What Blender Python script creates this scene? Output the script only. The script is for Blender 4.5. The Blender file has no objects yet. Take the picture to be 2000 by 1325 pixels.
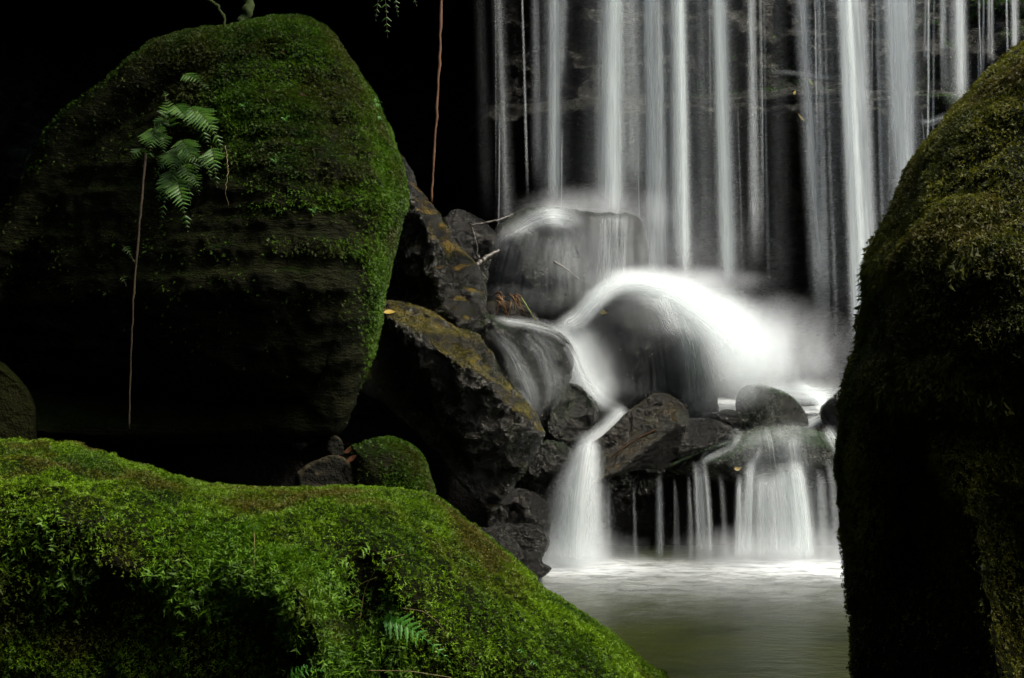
import bpy, math, random
import numpy as np
from mathutils import Vector
from mathutils.bvhtree import BVHTree

# ------------------------------------------------------------------ camera, sky, sun, exposure
scene = bpy.context.scene
COL = scene.collection
F_PX, CX, CY, CAM_H = 2144.5, 1000.0, 662.5, 1.3
cam_d = bpy.data.cameras.new('camera')
cam = bpy.data.objects.new('camera', cam_d)
COL.objects.link(cam)
cam.location = (0, 0, CAM_H)
cam.rotation_euler = (math.radians(90), 0, 0)
cam_d.sensor_width = 36.0
cam_d.lens = 36.0 * F_PX / 2000.0
cam_d.clip_start = 0.05
cam_d.clip_end = 500
scene.camera = cam

SUN_EL, SUN_AZ = math.radians(55), math.radians(112)      # azimuth clockwise from +Y (towards +X)
world = bpy.data.worlds.new('World')
scene.world = world
world.use_nodes = True
wn = world.node_tree.nodes
wl = world.node_tree.links
for n_ in list(wn):
    wn.remove(n_)
w_out = wn.new('ShaderNodeOutputWorld')
w_bg = wn.new('ShaderNodeBackground')
w_sky = wn.new('ShaderNodeTexSky')
w_sky.sky_type = 'NISHITA'
w_sky.sun_disc = False
w_sky.sun_elevation = SUN_EL
w_sky.sun_rotation = SUN_AZ
w_sky.air_density = 1.0
w_sky.dust_density = 4.0
w_sky.ozone_density = 0.6
w_bg.inputs['Strength'].default_value = 0.07
wl.new(w_sky.outputs[0], w_bg.inputs['Color'])
wl.new(w_bg.outputs[0], w_out.inputs['Surface'])

sun_d = bpy.data.lights.new('sun', 'SUN')
sun = bpy.data.objects.new('sun', sun_d)
COL.objects.link(sun)
sun_d.energy = 1.5
sun_d.angle = math.radians(24)
sun_d.color = (1.0, 0.97, 0.90)
sdir = Vector((math.sin(SUN_AZ) * math.cos(SUN_EL), math.cos(SUN_AZ) * math.cos(SUN_EL), math.sin(SUN_EL)))
sun.rotation_euler = sdir.to_track_quat('Z', 'Y').to_euler()
sun.location = (6, 5, 14)

vs = scene.view_settings
vs.view_transform = 'Standard'
vs.look = 'None'
vs.exposure = 1.75
vs.gamma = 1.0
vs.use_curve_mapping = False
cy = scene.cycles
cy.use_denoising = True
cy.max_bounces = 6
cy.diffuse_bounces = 2
cy.glossy_bounces = 2
cy.transmission_bounces = 4
cy.transparent_max_bounces = 40
cy.use_adaptive_sampling = True
cy.adaptive_threshold = 0.04
cy.volume_bounces = 3
cy.sample_clamp_indirect = 4.0
cy.caustics_reflective = False
cy.caustics_refractive = False

rng = np.random.default_rng(7)
random.seed(7)

# ------------------------------------------------------------------ helpers: pixels, noise, meshes
def P(px, py, Y):
    """point seen at photo pixel (px,py) at distance Y"""
    px = np.asarray(px, float); py = np.asarray(py, float)
    Y = np.broadcast_to(np.asarray(Y, float), px.shape)
    return np.stack([(px - CX) / F_PX * Y, Y, CAM_H - (py - CY) / F_PX * Y], -1)

_tab = rng.random((64, 64, 64)).astype(np.float32) * 2 - 1
def vnoise(p):
    i = np.floor(p).astype(np.int64)
    f = p - i
    f = f * f * f * (f * (f * 6 - 15) + 10)
    i0 = i & 63; i1 = (i + 1) & 63
    x0, y0, z0 = i0[..., 0], i0[..., 1], i0[..., 2]
    x1, y1, z1 = i1[..., 0], i1[..., 1], i1[..., 2]
    fx, fy, fz = f[..., 0], f[..., 1], f[..., 2]
    def L(a, b, t): return a + (b - a) * t
    a = L(L(_tab[x0, y0, z0], _tab[x1, y0, z0], fx), L(_tab[x0, y1, z0], _tab[x1, y1, z0], fx), fy)
    b = L(L(_tab[x0, y0, z1], _tab[x1, y0, z1], fx), L(_tab[x0, y1, z1], _tab[x1, y1, z1], fx), fy)
    return L(a, b, fz)
_rot = np.array([[0.0, 0.8, 0.6], [-0.8, 0.36, -0.48], [-0.6, -0.48, 0.64]])
def fbm(p, octaves=4, gain=0.5):
    p = np.asarray(p, float).copy(); s = 0; a = 1.0
    for _ in range(octaves):
        s = s + a * vnoise(p); p = p @ _rot.T * 2.03 + 11.7; a *= gain
    return s
def ridged(p, octaves=3):
    p = np.asarray(p, float).copy(); s = 0; a = 1.0
    for _ in range(octaves):
        s = s + a * (1 - 2 * np.abs(vnoise(p))); p = p @ _rot.T * 2.1 + 5.3; a *= 0.5
    return s

def link(o, parent=None):
    COL.objects.link(o)
    if parent is not None:
        o.parent = parent
    return o
def tag(o, label=None, cat=None, group=None, kind=None):
    if label: o['label'] = label
    if cat: o['category'] = cat
    if group: o['group'] = group
    if kind: o['kind'] = kind
    return o
def empty(name, loc, label=None, cat=None, group=None, kind=None):
    o = bpy.data.objects.new(name, None)
    o.empty_display_size = 0.05
    o.location = loc
    link(o)
    return tag(o, label, cat, group, kind)

def mesh_np(name, V, faces_flat, fsize, mat, parent=None, smooth=True, attrs=None, origin=None):
    """V (n,3), faces_flat int array of corner indices, fsize verts per face; origin = world point of the object's base"""
    V = np.asarray(V, np.float32)
    if origin is None:
        if parent is not None and parent.type == 'EMPTY':
            origin = np.array(parent.location)
        elif parent is not None:
            origin = np.array(parent['base'])
        else:
            origin = np.array([(V[:, 0].min() + V[:, 0].max()) / 2, (V[:, 1].min() + V[:, 1].max()) / 2, V[:, 2].min()])
    origin = np.asarray(origin, np.float32)
    me = bpy.data.meshes.new(name)
    n = len(V); faces_flat = np.asarray(faces_flat, np.int32).ravel(); nf = len(faces_flat) // fsize
    me.vertices.add(n)
    me.vertices.foreach_set('co', (V - origin).astype(np.float32).ravel())
    me.loops.add(len(faces_flat))
    me.loops.foreach_set('vertex_index', faces_flat)
    me.polygons.add(nf)
    me.polygons.foreach_set('loop_start', np.arange(0, nf * fsize, fsize, dtype=np.int32))
    me.polygons.foreach_set('loop_total', np.full(nf, fsize, np.int32))
    if smooth:
        me.polygons.foreach_set('use_smooth', np.ones(nf, bool))
    if attrs:
        for k, a in attrs.items():
            at = me.attributes.new(k, 'FLOAT', 'POINT')
            at.data.foreach_set('value', np.asarray(a, np.float32))
    me.update(calc_edges=True)
    if mat is not None:
        me.materials.append(mat)
    o = bpy.data.objects.new(name, me)
    link(o, parent)
    if parent is None:
        o.location = [float(v) for v in origin]
    o['base'] = [float(v) for v in origin]
    return o

# ------------------------------------------------------------------ materials
def mat_new(name):
    m = bpy.data.materials.new(name)
    m.use_nodes = True
    nt = m.node_tree
    for n in list(nt.nodes): nt.nodes.remove(n)
    return m, nt
class NB:
    def __init__(s, nt): s.nt = nt
    def n(s, t, **kw):
        x = s.nt.nodes.new(t)
        for k, v in kw.items():
            if k.startswith('i_'):
                x.inputs[k[2:].replace('_', ' ')].default_value = v
            else:
                setattr(x, k, v)
        return x
    def l(s, a, b): s.nt.links.new(a, b)
    def noise(s, scale, detail=5, rough=0.55, vec=None, dist=0.0):
        x = s.n('ShaderNodeTexNoise'); x.inputs['Scale'].default_value = scale
        x.inputs['Detail'].default_value = detail; x.inputs['Roughness'].default_value = rough
        x.inputs['Distortion'].default_value = dist
        if vec is not None: s.l(vec, x.inputs['Vector'])
        return x.outputs['Fac']
    def ramp(s, fac, stops):
        x = s.n('ShaderNodeValToRGB'); e = x.color_ramp.elements
        while len(e) < len(stops): e.new(0.5)
        for i, (p_, c) in enumerate(stops):
            e[i].position = p_; e[i].color = (c if len(c) == 4 else (*c, 1)) if isinstance(c, tuple) else (c, c, c, 1)
        s.l(fac, x.inputs[0]); return x.outputs[0]
    def mix(s, fac, a, b):
        x = s.n('ShaderNodeMix', data_type='RGBA')
        for sock, v in ((x.inputs[0], fac), (x.inputs[6], a), (x.inputs[7], b)):
            if isinstance(v, tuple): sock.default_value = (*v, 1)
            elif isinstance(v, (int, float)): sock.default_value = v
            else: s.l(v, sock)
        return x.outputs[2]
    def math(s, op, a, b=None):
        x = s.n('ShaderNodeMath', operation=op)
        for i, v in enumerate((a, b)):
            if v is None: continue
            if isinstance(v, (int, float)): x.inputs[i].default_value = v
            else: s.l(v, x.inputs[i])
        return x.outputs[0]
    def maprange(s, v, a, b, c=0.0, d=1.0):
        x = s.n('ShaderNodeMapRange', interpolation_type='SMOOTHSTEP')
        s.l(v, x.inputs[0])
        for i, q in enumerate((a, b, c, d)): x.inputs[i + 1].default_value = q
        return x.outputs[0]

def rock_mat(name, dark=(0.002, 0.002, 0.002), light=(0.011, 0.011, 0.010), top=(0.16, 0.105, 0.012), top_amt=0.0,
             green=(0.030, 0.055, 0.006), green_amt=0.0, rough=(0.05, 0.30), bump=0.9, strat=0.0, scale=1.0, speck=0.06, spec=0.45, bdist=0.09):
    m, nt = mat_new(name); b = NB(nt)
    out = b.n('ShaderNodeOutputMaterial'); bs = b.n('ShaderNodeBsdfPrincipled')
    b.l(bs.outputs[0], out.inputs[0])
    geo = b.n('ShaderNodeNewGeometry'); pos = geo.outputs['Position']
    mp = b.n('ShaderNodeMapping'); b.l(pos, mp.inputs[0])
    mp.inputs['Scale'].default_value = (1, 1, 1 + 5 * strat)
    v = mp.outputs[0]
    n1 = b.noise(3.2 * scale, 7, 0.62, v)
    n2 = b.noise(23 * scale, 6, 0.65, v)
    n3 = b.noise(110 * scale, 4, 0.6, v)
    c = b.ramp(n1, [(0.30, dark), (0.72, light)])
    c = b.mix(b.maprange(n2, 0.35, 0.75), c, b.mix(0.5, c, light))
    c = b.mix(b.math('MULTIPLY', b.maprange(n3, 0.56, 0.72), speck), c, (0.07, 0.068, 0.058))
    sep = b.n('ShaderNodeSeparateXYZ'); b.l(geo.outputs['Normal'], sep.inputs[0])
    up = sep.outputs[2]
    if green_amt > 0:
        g = b.math('ADD', b.math('MULTIPLY', up, 0.35), b.noise(5.5, 6, 0.7, v))
        gm = b.math('MULTIPLY', b.maprange(g, 0.85 - green_amt * 0.5, 1.05 - green_amt * 0.5), 0.9)
        gc = b.ramp(n2, [(0.3, tuple(q * 0.5 for q in green)), (0.7, green)])
        c = b.mix(gm, c, gc)
    if top_amt > 0:
        t = b.math('ADD', b.math('MULTIPLY', up, 0.9), b.math('MULTIPLY', b.noise(4.0, 6, 0.7, v), 0.7))
        tm = b.math('MULTIPLY', b.maprange(t, 1.15 - 0.6 * top_amt, 1.65 - 0.6 * top_amt), b.maprange(b.noise(17, 7, 0.75, v), 0.35, 0.60, 0.1, 0.95))
        tc = b.ramp(b.noise(9, 6, 0.7, v), [(0.3, tuple(q * 0.35 for q in top)), (0.55, top), (0.75, (top[0] * 1.2, top[1] * 0.9, top[2]))])
        c = b.mix(tm, c, tc)
    b.l(c, bs.inputs['Base Color'])
    b.l(b.maprange(b.noise(14 * scale, 5, 0.6, v), 0.3, 0.7, rough[0], rough[1]), bs.inputs['Roughness'])
    bs.inputs['Specular IOR Level'].default_value = spec
    bs.inputs['Specular Tint'].default_value = (1.0, 0.97, 0.84, 1)
    hsum = b.math('ADD', b.math('MULTIPLY', n2, 0.75), b.math('MULTIPLY', b.noise(55 * scale, 3, 0.6, v), 0.30))
    hsum = b.math('ADD', hsum, b.math('MULTIPLY', n3, 0.06))
    bp = b.n('ShaderNodeBump'); bp.inputs['Strength'].default_value = bump; bp.inputs['Distance'].default_value = bdist
    b.l(hsum, bp.inputs['Height']); b.l(bp.outputs[0], bs.inputs['Normal'])
    return m

def moss_mat(name, c1, c2, c3, trans=0.35, nscale=3.0):
    """c1 deep green, c2 fresh green, c3 brown/olive"""
    m, nt = mat_new(name); b = NB(nt)
    out = b.n('ShaderNodeOutputMaterial')
    at = b.n('ShaderNodeAttribute', attribute_name='rnd')
    geo = b.n('ShaderNodeNewGeometry'); pos = geo.outputs['Position']
    c = b.mix(at.outputs['Fac'], c1, c2)
    c = b.mix(b.maprange(b.noise(nscale, 5, 0.65, pos), 0.47, 0.63), c, c3)
    c = b.mix(b.maprange(b.noise(nscale * 4.1, 4, 0.6, pos), 0.55, 0.72, 0, 0.7), c, c1)
    bs = b.n('ShaderNodeBsdfPrincipled'); b.l(c, bs.inputs['Base Color'])
    bs.inputs['Roughness'].default_value = 0.55
    bs.inputs['Specular IOR Level'].default_value = 0.25
    tr = b.n('ShaderNodeBsdfTranslucent'); b.l(c, tr.inputs[0])
    mx = b.n('ShaderNodeMixShader'); mx.inputs[0].default_value = trans
    b.l(bs.outputs[0], mx.inputs[1]); b.l(tr.outputs[0], mx.inputs[2]); b.l(mx.outputs[0], out.inputs[0])
    return m

def simple_mat(name, col, rough=0.6, trans=0.0, var=0.3, nscale=30):
    m, nt = mat_new(name); b = NB(nt)
    out = b.n('ShaderNodeOutputMaterial'); bs = b.n('ShaderNodeBsdfPrincipled')
    geo = b.n('ShaderNodeNewGeometry')
    c = b.mix(b.noise(nscale, 4, 0.6, geo.outputs['Position']), tuple(q * (1 - var) for q in col), tuple(min(1, q * (1 + var)) for q in col))
    b.l(c, bs.inputs['Base Color']); bs.inputs['Roughness'].default_value = rough
    if trans > 0:
        tr = b.n('ShaderNodeBsdfTranslucent'); b.l(c, tr.inputs[0])
        mx = b.n('ShaderNodeMixShader'); mx.inputs[0].default_value = trans
        b.l(bs.outputs[0], mx.inputs[1]); b.l(tr.outputs[0], mx.inputs[2]); b.l(mx.outputs[0], out.inputs[0])
    else:
        b.l(bs.outputs[0], out.inputs[0])
    return m

def water_mat(name, col=(0.88, 0.93, 0.915), lo=0.66, hi=1.32):
    """white aerated water: opacity from the veil's density and fine streaks along the flow"""
    m, nt = mat_new(name); b = NB(nt)
    out = b.n('ShaderNodeOutputMaterial')
    A = lambda k: b.n('ShaderNodeAttribute', attribute_name=k).outputs['Fac']
    cv = b.n('ShaderNodeCombineXYZ'); b.l(A('su'), cv.inputs[0]); b.l(A('sv'), cv.inputs[1])
    n = b.noise(1.0, 4, 0.62, cv.outputs[0])
    f = b.math('MULTIPLY', A('dens'), b.maprange(n, 0.28, 0.76, lo, hi))
    f = b.math('MINIMUM', f, 0.98)
    d = b.n('ShaderNodeBsdfDiffuse'); d.inputs[0].default_value = (*col, 1)
    t = b.n('ShaderNodeBsdfTranslucent'); t.inputs[0].default_value = (*col, 1)
    mx = b.n('ShaderNodeMixShader'); mx.inputs[0].default_value = 0.5
    b.l(d.outputs[0], mx.inputs[1]); b.l(t.outputs[0], mx.inputs[2])
    tp = b.n('ShaderNodeBsdfTransparent')
    m2 = b.n('ShaderNodeMixShader'); b.l(f, m2.inputs[0])
    b.l(tp.outputs[0], m2.inputs[1]); b.l(mx.outputs[0], m2.inputs[2]); b.l(m2.outputs[0], out.inputs[0])
    return m

M_rock = rock_mat('wet_rock')
M_rockgreen = rock_mat('wet_rock_algae', green_amt=0.5, light=(0.014, 0.015, 0.013), green=(0.008, 0.018, 0.005))
M_film = rock_mat('rock_under_water', dark=(0.004, 0.005, 0.004), light=(0.018, 0.020, 0.017), green=(0.012, 0.026, 0.009), green_amt=0.45, rough=(0.05, 0.28), bump=1.0, spec=0.6)
M_slab = rock_mat('slab_rock', dark=(0.010, 0.012, 0.009), light=(0.034, 0.040, 0.030), green=(0.022, 0.050, 0.014), green_amt=0.6, rough=(0.1, 0.35))
M_tan = rock_mat('tan_rock', top_amt=0.9, top=(0.10, 0.085, 0.045), dark=(0.003, 0.003, 0.002), light=(0.010, 0.010, 0.007), rough=(0.5, 0.85), spec=0.08)
M_ochre = rock_mat('ochre_rock', top_amt=1.0, green_amt=0.35, top=(0.105, 0.085, 0.008), light=(0.011, 0.0105, 0.006), green=(0.012, 0.017, 0.002), spec=0.6)
M_ochre2 = rock_mat('rust_rock', top_amt=0.75, green_amt=0.45, top=(0.20, 0.13, 0.02), green=(0.008, 0.014, 0.001), light=(0.006, 0.006, 0.0045))
M_rust = rock_mat('brown_rock', top_amt=0.5, green_amt=0.5, top=(0.09, 0.055, 0.012), green=(0.008, 0.011, 0.002), light=(0.015, 0.012, 0.009))
M_blocker = rock_mat('blocker_rock', dark=(0.0015, 0.0015, 0.0015), light=(0.006, 0.006, 0.005), rough=(0.7, 0.95), spec=0.1, speck=0.0)  # dark rock for the added light blockers above and to the left
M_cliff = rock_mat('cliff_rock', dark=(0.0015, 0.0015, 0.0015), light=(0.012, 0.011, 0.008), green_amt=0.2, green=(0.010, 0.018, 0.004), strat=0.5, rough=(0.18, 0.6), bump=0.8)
M_boulder = rock_mat('boulder_under_moss', dark=(0.003, 0.004, 0.001), light=(0.020, 0.022, 0.006), green=(0.010, 0.022, 0.001), green_amt=0.5, rough=(0.5, 0.9), strat=0.35, speck=0.0, spec=0.08, bump=1.0)
M_boulder_r = rock_mat('boulder_right_rock', dark=(0.005, 0.006, 0.002), light=(0.014, 0.014, 0.004), green=(0.012, 0.016, 0.002), green_amt=0.6, rough=(0.6, 0.9), speck=0.0, spec=0.05)
M_ledge = rock_mat('ledge_rock', dark=(0.0015, 0.0015, 0.0015), light=(0.007, 0.007, 0.006), spec=0.25)
M_soil = rock_mat('soil', dark=(0.006, 0.005, 0.004), light=(0.012, 0.010, 0.007), rough=(0.7, 0.95), spec=0.2)
M_moss = moss_mat('moss_bright', (0.022, 0.062, 0.001), (0.145, 0.265, 0.003), (0.085, 0.080, 0.006))
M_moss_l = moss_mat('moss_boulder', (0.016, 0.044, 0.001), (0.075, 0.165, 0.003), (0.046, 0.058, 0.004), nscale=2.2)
M_moss_r = moss_mat('moss_golden', (0.022, 0.036, 0.002), (0.145, 0.150, 0.008), (0.095, 0.080, 0.007))
M_leafy = moss_mat('leafy_moss', (0.036, 0.090, 0.003), (0.105, 0.225, 0.006), (0.070, 0.095, 0.008))
M_water = water_mat('white_water')
M_veil = water_mat('thin_veil', lo=0.10, hi=2.0)

# ------------------------------------------------------------------ boulders
def smooth_closed(pts, step=9.0):
    pts = np.asarray(pts, float); n = len(pts); out = []
    for i in range(n):
        p0, p1, p2, p3 = pts[i - 1], pts[i], pts[(i + 1) % n], pts[(i + 2) % n]
        k = max(2, int(np.linalg.norm(p2 - p1) / step))
        for t in np.linspace(0, 1, k, endpoint=False):
            out.append(0.5 * ((2 * p1) + (-p0 + p2) * t + (2 * p0 - 5 * p1 + 4 * p2 - p3) * t * t + (-p0 + 3 * p1 - 3 * p2 + p3) * t ** 3))
    return np.array(out)

def poly_dist(pts, poly):
    a = poly; b_ = np.roll(poly, -1, 0); ab = b_ - a; L2 = (ab ** 2).sum(1) + 1e-9
    N = len(pts); dmin = np.full(N, 1e9); near = np.zeros((N, 2)); inside = np.zeros(N, bool)
    for k in range(0, N, 4000):
        q = pts[k:k + 4000]
        t = np.clip(((q[:, None] - a[None]) * ab[None]).sum(2) / L2, 0, 1)
        c = a[None] + t[..., None] * ab[None]
        d = np.sqrt(((q[:, None] - c) ** 2).sum(2)); j = d.argmin(1); r = np.arange(len(q))
        dmin[k:k + 4000] = d[r, j]; near[k:k + 4000] = c[r, j]
        y = q[:, 1][:, None]; cond = (a[None, :, 1] > y) != (b_[None, :, 1] > y)
        xi = a[None, :, 0] + (y - a[None, :, 1]) / (b_[None, :, 1] - a[None, :, 1] + 1e-12) * ab[None, :, 0]
        inside[k:k + 4000] = (cond & (q[:, 0][:, None] < xi)).sum(1) % 2 == 1
    return dmin, near, inside

ROCKS_V, ROCKS_F, ROCK_OFF = [], [], [0]
def boulder(name, outline, Y, T, mat, Tb=None, R=None, p=2.4, res=6.0, facets=0, fdepth=0.35, amp=(0.05, 3.0), fine=(0.012, 14.0),
            ridge=0.0, seed=0, extra=None, planes=None, label=None, cat='boulder', group=None, parent=None, strat=0.0):
    """solid boulder: the outline (photo pixels) lies at distance Y; T metres of bulge towards the viewer, Tb away"""
    r_ = np.random.default_rng(100 + seed)
    poly = smooth_closed(outline)
    c0 = poly.mean(0); cw = P(c0[0], c0[1], Y); axis = cw - np.array([0, 0, CAM_H]); axis /= np.linalg.norm(axis)
    if abs(axis[2]) > 0.25: axis[2] *= 0.5; axis /= np.linalg.norm(axis)
    lo = poly.min(0) - res; hi = poly.max(0) + res
    xs = np.arange(lo[0], hi[0] + res, res); ys = np.arange(lo[1], hi[1] + res, res)
    gx, gy = np.meshgrid(xs, ys); pts = np.stack([gx.ravel(), gy.ravel()], 1)
    d, near, ins = poly_dist(pts, poly)
    nx, ny = len(xs), len(ys)
    I = ins.reshape(ny, nx)
    cell = I[:-1, :-1] | I[1:, :-1] | I[:-1, 1:] | I[1:, 1:]
    snap = (~ins) | (d < res * 0.35)
    pts = np.where(snap[:, None], near, pts); d = np.where(snap, 0, d)
    if R is None: R = d.max() * 0.95
    t = np.clip(d / R, 0, 1)
    prof = (1 - (1 - t) ** p) ** (1 / p)
    Tb = T if Tb is None else Tb
    h = T * prof
    if facets:
        size = np.array([hi[0] - lo[0], hi[1] - lo[1]]); cap = np.full(len(h), 9.0)
        for k in range(facets):
            ang = r_.uniform(0, 2 * math.pi); sl = r_.uniform(0.3, 1.1)
            o = c0 + r_.uniform(-0.3, 0.3, 2) * size
            u = (pts - o) / size.max() * 2
            cap = np.minimum(cap, T * (1 - fdepth * r_.uniform(0.2, 0.7)) - T * sl * (u[:, 0] * math.cos(ang) + u[:, 1] * math.sin(ang)))
        h = np.minimum(h, np.maximum(cap, T * 0.12 * prof))
    if planes:
        for (ax, ay, bx, by, rise, h0) in planes:      # face that starts at line a->b with height h0 and rises 'rise' metres per 100 px to its right-hand side
            dx, dy = bx - ax, by - ay; ln_ = math.hypot(dx, dy)
            dist = (-(pts[:, 0] - ax) * dy + (pts[:, 1] - ay) * dx) / ln_
            h = np.minimum(h, np.maximum(h0 + rise * dist / 100, 0.04 * T * prof))
    if extra is not None:
        h = h + extra(pts[:, 0], pts[:, 1]) * np.clip(t * 3, 0, 1)
    base = P(pts[:, 0], pts[:, 1], Y)
    used = np.zeros(ny * nx, bool)
    cj, ci = np.nonzero(cell)
    q = np.stack([cj * nx + ci, cj * nx + ci + 1, (cj + 1) * nx + ci + 1, (cj + 1) * nx + ci], 1)
    used[q.ravel()] = True
    ids = np.nonzero(used)[0]; remap = np.full(ny * nx, -1); remap[ids] = np.arange(len(ids))
    q = remap[q]; base = base[ids]; h = h[ids]; prof = prof[ids]; t = t[ids]; edge = d[ids] <= 0
    front = P(pts[ids, 0], pts[ids, 1], Y - h)      # the boulder narrows a little towards the viewer
    back = base + axis[None] * (Tb * prof)[:, None]
    nF = len(ids); bmap = np.arange(nF) + nF; bmap[edge] = np.nonzero(edge)[0]
    V = np.concatenate([front, back], 0)
    qf = q[:, [0, 3, 2, 1]]; qb = bmap[q]
    Fc = np.concatenate([qf, qb], 0)
    # normals
    def normals(V):
        a, b_, c, e = (V[Fc[:, k]] for k in range(4))
        fn = np.cross(c - a, e - b_); N = np.zeros_like(V)
        for k in range(4): np.add.at(N, Fc[:, k], fn)
        return N / (np.linalg.norm(N, axis=1, keepdims=True) + 1e-12)
    N = normals(V)
    if np.mean((N[:nF] * -axis).sum(1)) < 0:
        Fc = Fc[:, ::-1]; N = -N
    tt = np.concatenate([t, t]); w = 0.25 + 0.75 * np.clip(tt * 4, 0, 1)
    q3 = V + seed * 3.17
    if seed > 3: amp = (amp[0] * 0.7, amp[1]); fine = (fine[0] * 0.5, fine[1] * 1.3)
    dsp = amp[0] * fbm(q3 * amp[1], 4) * w + fine[0] * fbm(q3 * fine[1], 3, 0.6) * (0.5 + 0.5 * w)
    if ridge: dsp = dsp + ridge * ridged(q3 * 4.0, 3) * w
    if strat:
        zz = q3 * np.array([1.2, 1.2, 13.0]); dsp = dsp + strat * fbm(zz, 3) * w
    V = V + N * dsp[:, None]
    use = np.zeros(len(V), bool); use[Fc.ravel()] = True
    rm = np.cumsum(use) - 1
    V = V[use]; Fc = rm[Fc]
    o = mesh_np(name, V, Fc, 4, mat, parent=parent)
    if label: tag(o, label, cat, group)
    ROCKS_V.append(V); ROCKS_F.append(Fc + ROCK_OFF[0]); ROCK_OFF[0] += len(V)
    return o, V, Fc

LO = [(135,205),(170,180),(215,148),(240,120),(280,90),(320,70),(370,55),(440,50),(490,38),(540,30),(580,30),(620,42),(650,65),(668,95),(692,130),(716,170),(737,205),(756,255),(770,290),(780,320),(788,350),(792,375),(785,420),(772,460),(758,520),(749,580),(739,640),(729,690),(715,730),(695,780),(680,815),(662,845),(630,858),(560,862),(400,866),(200,862),(40,845),(-50,780),(-80,660),(-50,540),(0,430),(48,335),(92,250)]
def ex_L(x, y):
    lower = -0.50 * np.clip((y - 540) / 320, 0, 1) ** 1.4
    upper = -0.25 * np.clip((330 - y) / 300, 0, 1) ** 1.2
    left = -0.55 * np.clip((450 - x) / 430, 0, 1) ** 1.2
    scoop = -0.10 * np.exp(-((x - 330) / 130) ** 2 - ((y - 300) / 120) ** 2)
    return lower + upper + left + scoop
boulder_L, VL, FL = boulder('mossy_boulder', LO, 5.1, 0.75, M_boulder, Tb=1.0, R=260, p=3.0, res=5, amp=(0.045, 2.2), fine=(0.010, 16), strat=0.016, seed=1, extra=ex_L,
    label='huge overhanging mossy boulder with a fern growing on its face')

FO = [(-260,930),(-120,880),(0,864),(60,862),(130,868),(170,880),(220,893),(265,905),(300,915),(345,930),(390,942),(420,948),(480,950),(560,953),(640,955),(700,955),(760,957),(810,966),(850,978),(890,1005),(925,1035),(960,1065),(1000,1095),(1035,1120),(1060,1150),(1110,1180),(1160,1210),(1200,1240),(1240,1275),(1280,1305),(1320,1345),(1390,1430),(1440,1560),(1440,1800),(900,1900),(-260,1900)]
def ex_F(x, y):
    plat = 0.10 * np.clip((y - 950) / 60, 0, 1) * np.clip(1 - np.abs(x - 640) / 330, 0, 1)
    lump = 0.09 * np.exp(-((x - 150) / 220) ** 2 - ((y - 990) / 130) ** 2)
    gully = -0.10 * np.exp(-((x - 690) / 60) ** 2 - ((y - 1190) / 130) ** 2)
    hang = 0.10 * np.exp(-((x - 560 - (y - 1150) * 0.6) / 90) ** 2 - ((y - 1150) / 130) ** 2)
    und = -0.06 * np.clip((y - 1120) / 220, 0, 1) * np.clip((620 - x) / 400, 0, 1)
    return plat + lump + gully + hang + und
boulder_F, VF, FF = boulder('mossy_boulder', FO, 2.76, 0.58, M_boulder, Tb=0.5, R=255, p=2.4, res=6, amp=(0.035, 3.2), fine=(0.012, 16), seed=2, extra=ex_F,
    label='bright green moss-covered boulder sloping down to the pool in the foreground')

RO = [(2200,-60),(2080,20),(2000,82),(1960,115),(1920,150),(1890,185),(1860,215),(1830,250),(1800,290),(1785,320),(1765,360),(1745,400),(1725,450),(1708,500),(1700,560),(1695,610),(1690,650),(1672,690),(1655,720),(1645,780),(1640,850),(1638,900),(1645,960),(1648,1020),(1648,1090),(1653,1150),(1660,1220),(1665,1325),(1672,1480),(1690,1760),(2500,1760),(2600,900),(2500,100)]
def ex_R(x, y):
    cav = -0.20 * np.exp(-((x - 1790) / 75) ** 2 - ((y - 1010) / 190) ** 2)
    rib = 0.10 * np.exp(-((x - 1850 - (y - 900) * 0.25) / 50) ** 2) * np.clip((y - 820) / 120, 0, 1)
    shelf = 0.10 * np.clip((y - 380) / 120, 0, 1) * np.clip((800 - y) / 160, 0, 1)
    und = -0.18 * np.clip((y - 760) / 500, 0, 1)
    return cav + rib + shelf + und
boulder_R, VR, FR = boulder('mossy_boulder', RO, 3.0, 0.7, M_boulder_r, Tb=0.5, R=330, p=2.2, res=6, amp=(0.04, 3.0), fine=(0.012, 15), seed=3, extra=ex_R,
    label='dark boulder with shaggy golden moss rising along the right edge')

rock_B, VB, FB = boulder('angular_boulder', [(680,330),(745,300),(772,302),(787,312),(800,335),(815,365),(835,390),(860,425),(875,450),(890,480),(910,500),(930,522),(943,548),(949,572),(946,605),(938,642),(905,650),(840,632),(760,612),(680,620)],
    6.2, 0.34, M_ochre2, R=40, p=3, res=4, planes=[(772,300,949,560,0.75,0.0),(860,640,830,380,0.30,0.24),(830,380,880,640,0.10,0.26),(680,430,840,560,-0.35,0.34)], amp=(0.05, 5), fine=(0.024, 14), ridge=0.028, seed=4,
    label='black angular boulder with a rusty ochre ridge behind the big mossy boulder')
rock_A, VA, FA = boulder('angular_boulder', [(670,650),(700,610),(735,594),(780,590),(830,603),(880,630),(920,652),(945,680),(970,715),(990,745),(1012,770),(1036,795),(1058,830),(1063,855),(1050,880),(1030,905),(1012,935),(990,972),(965,1003),(945,990),(920,965),(885,930),(855,885),(815,845),(765,800),(720,770),(680,740)],
    5.75, 0.46, M_ochre, R=45, p=3, res=4, planes=[(720,588,930,648,0.50,0.0),(925,645,1060,835,0.75,0.0),(690,730,900,690,-0.16,0.40),(1010,960,860,720,0.40,0.22),(860,860,1000,760,-0.30,0.38)], amp=(0.045, 5), fine=(0.024, 14), ridge=0.026, seed=15,
    label='large wedge-shaped black boulder with a yellow-ochre top and fallen leaves')
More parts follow.
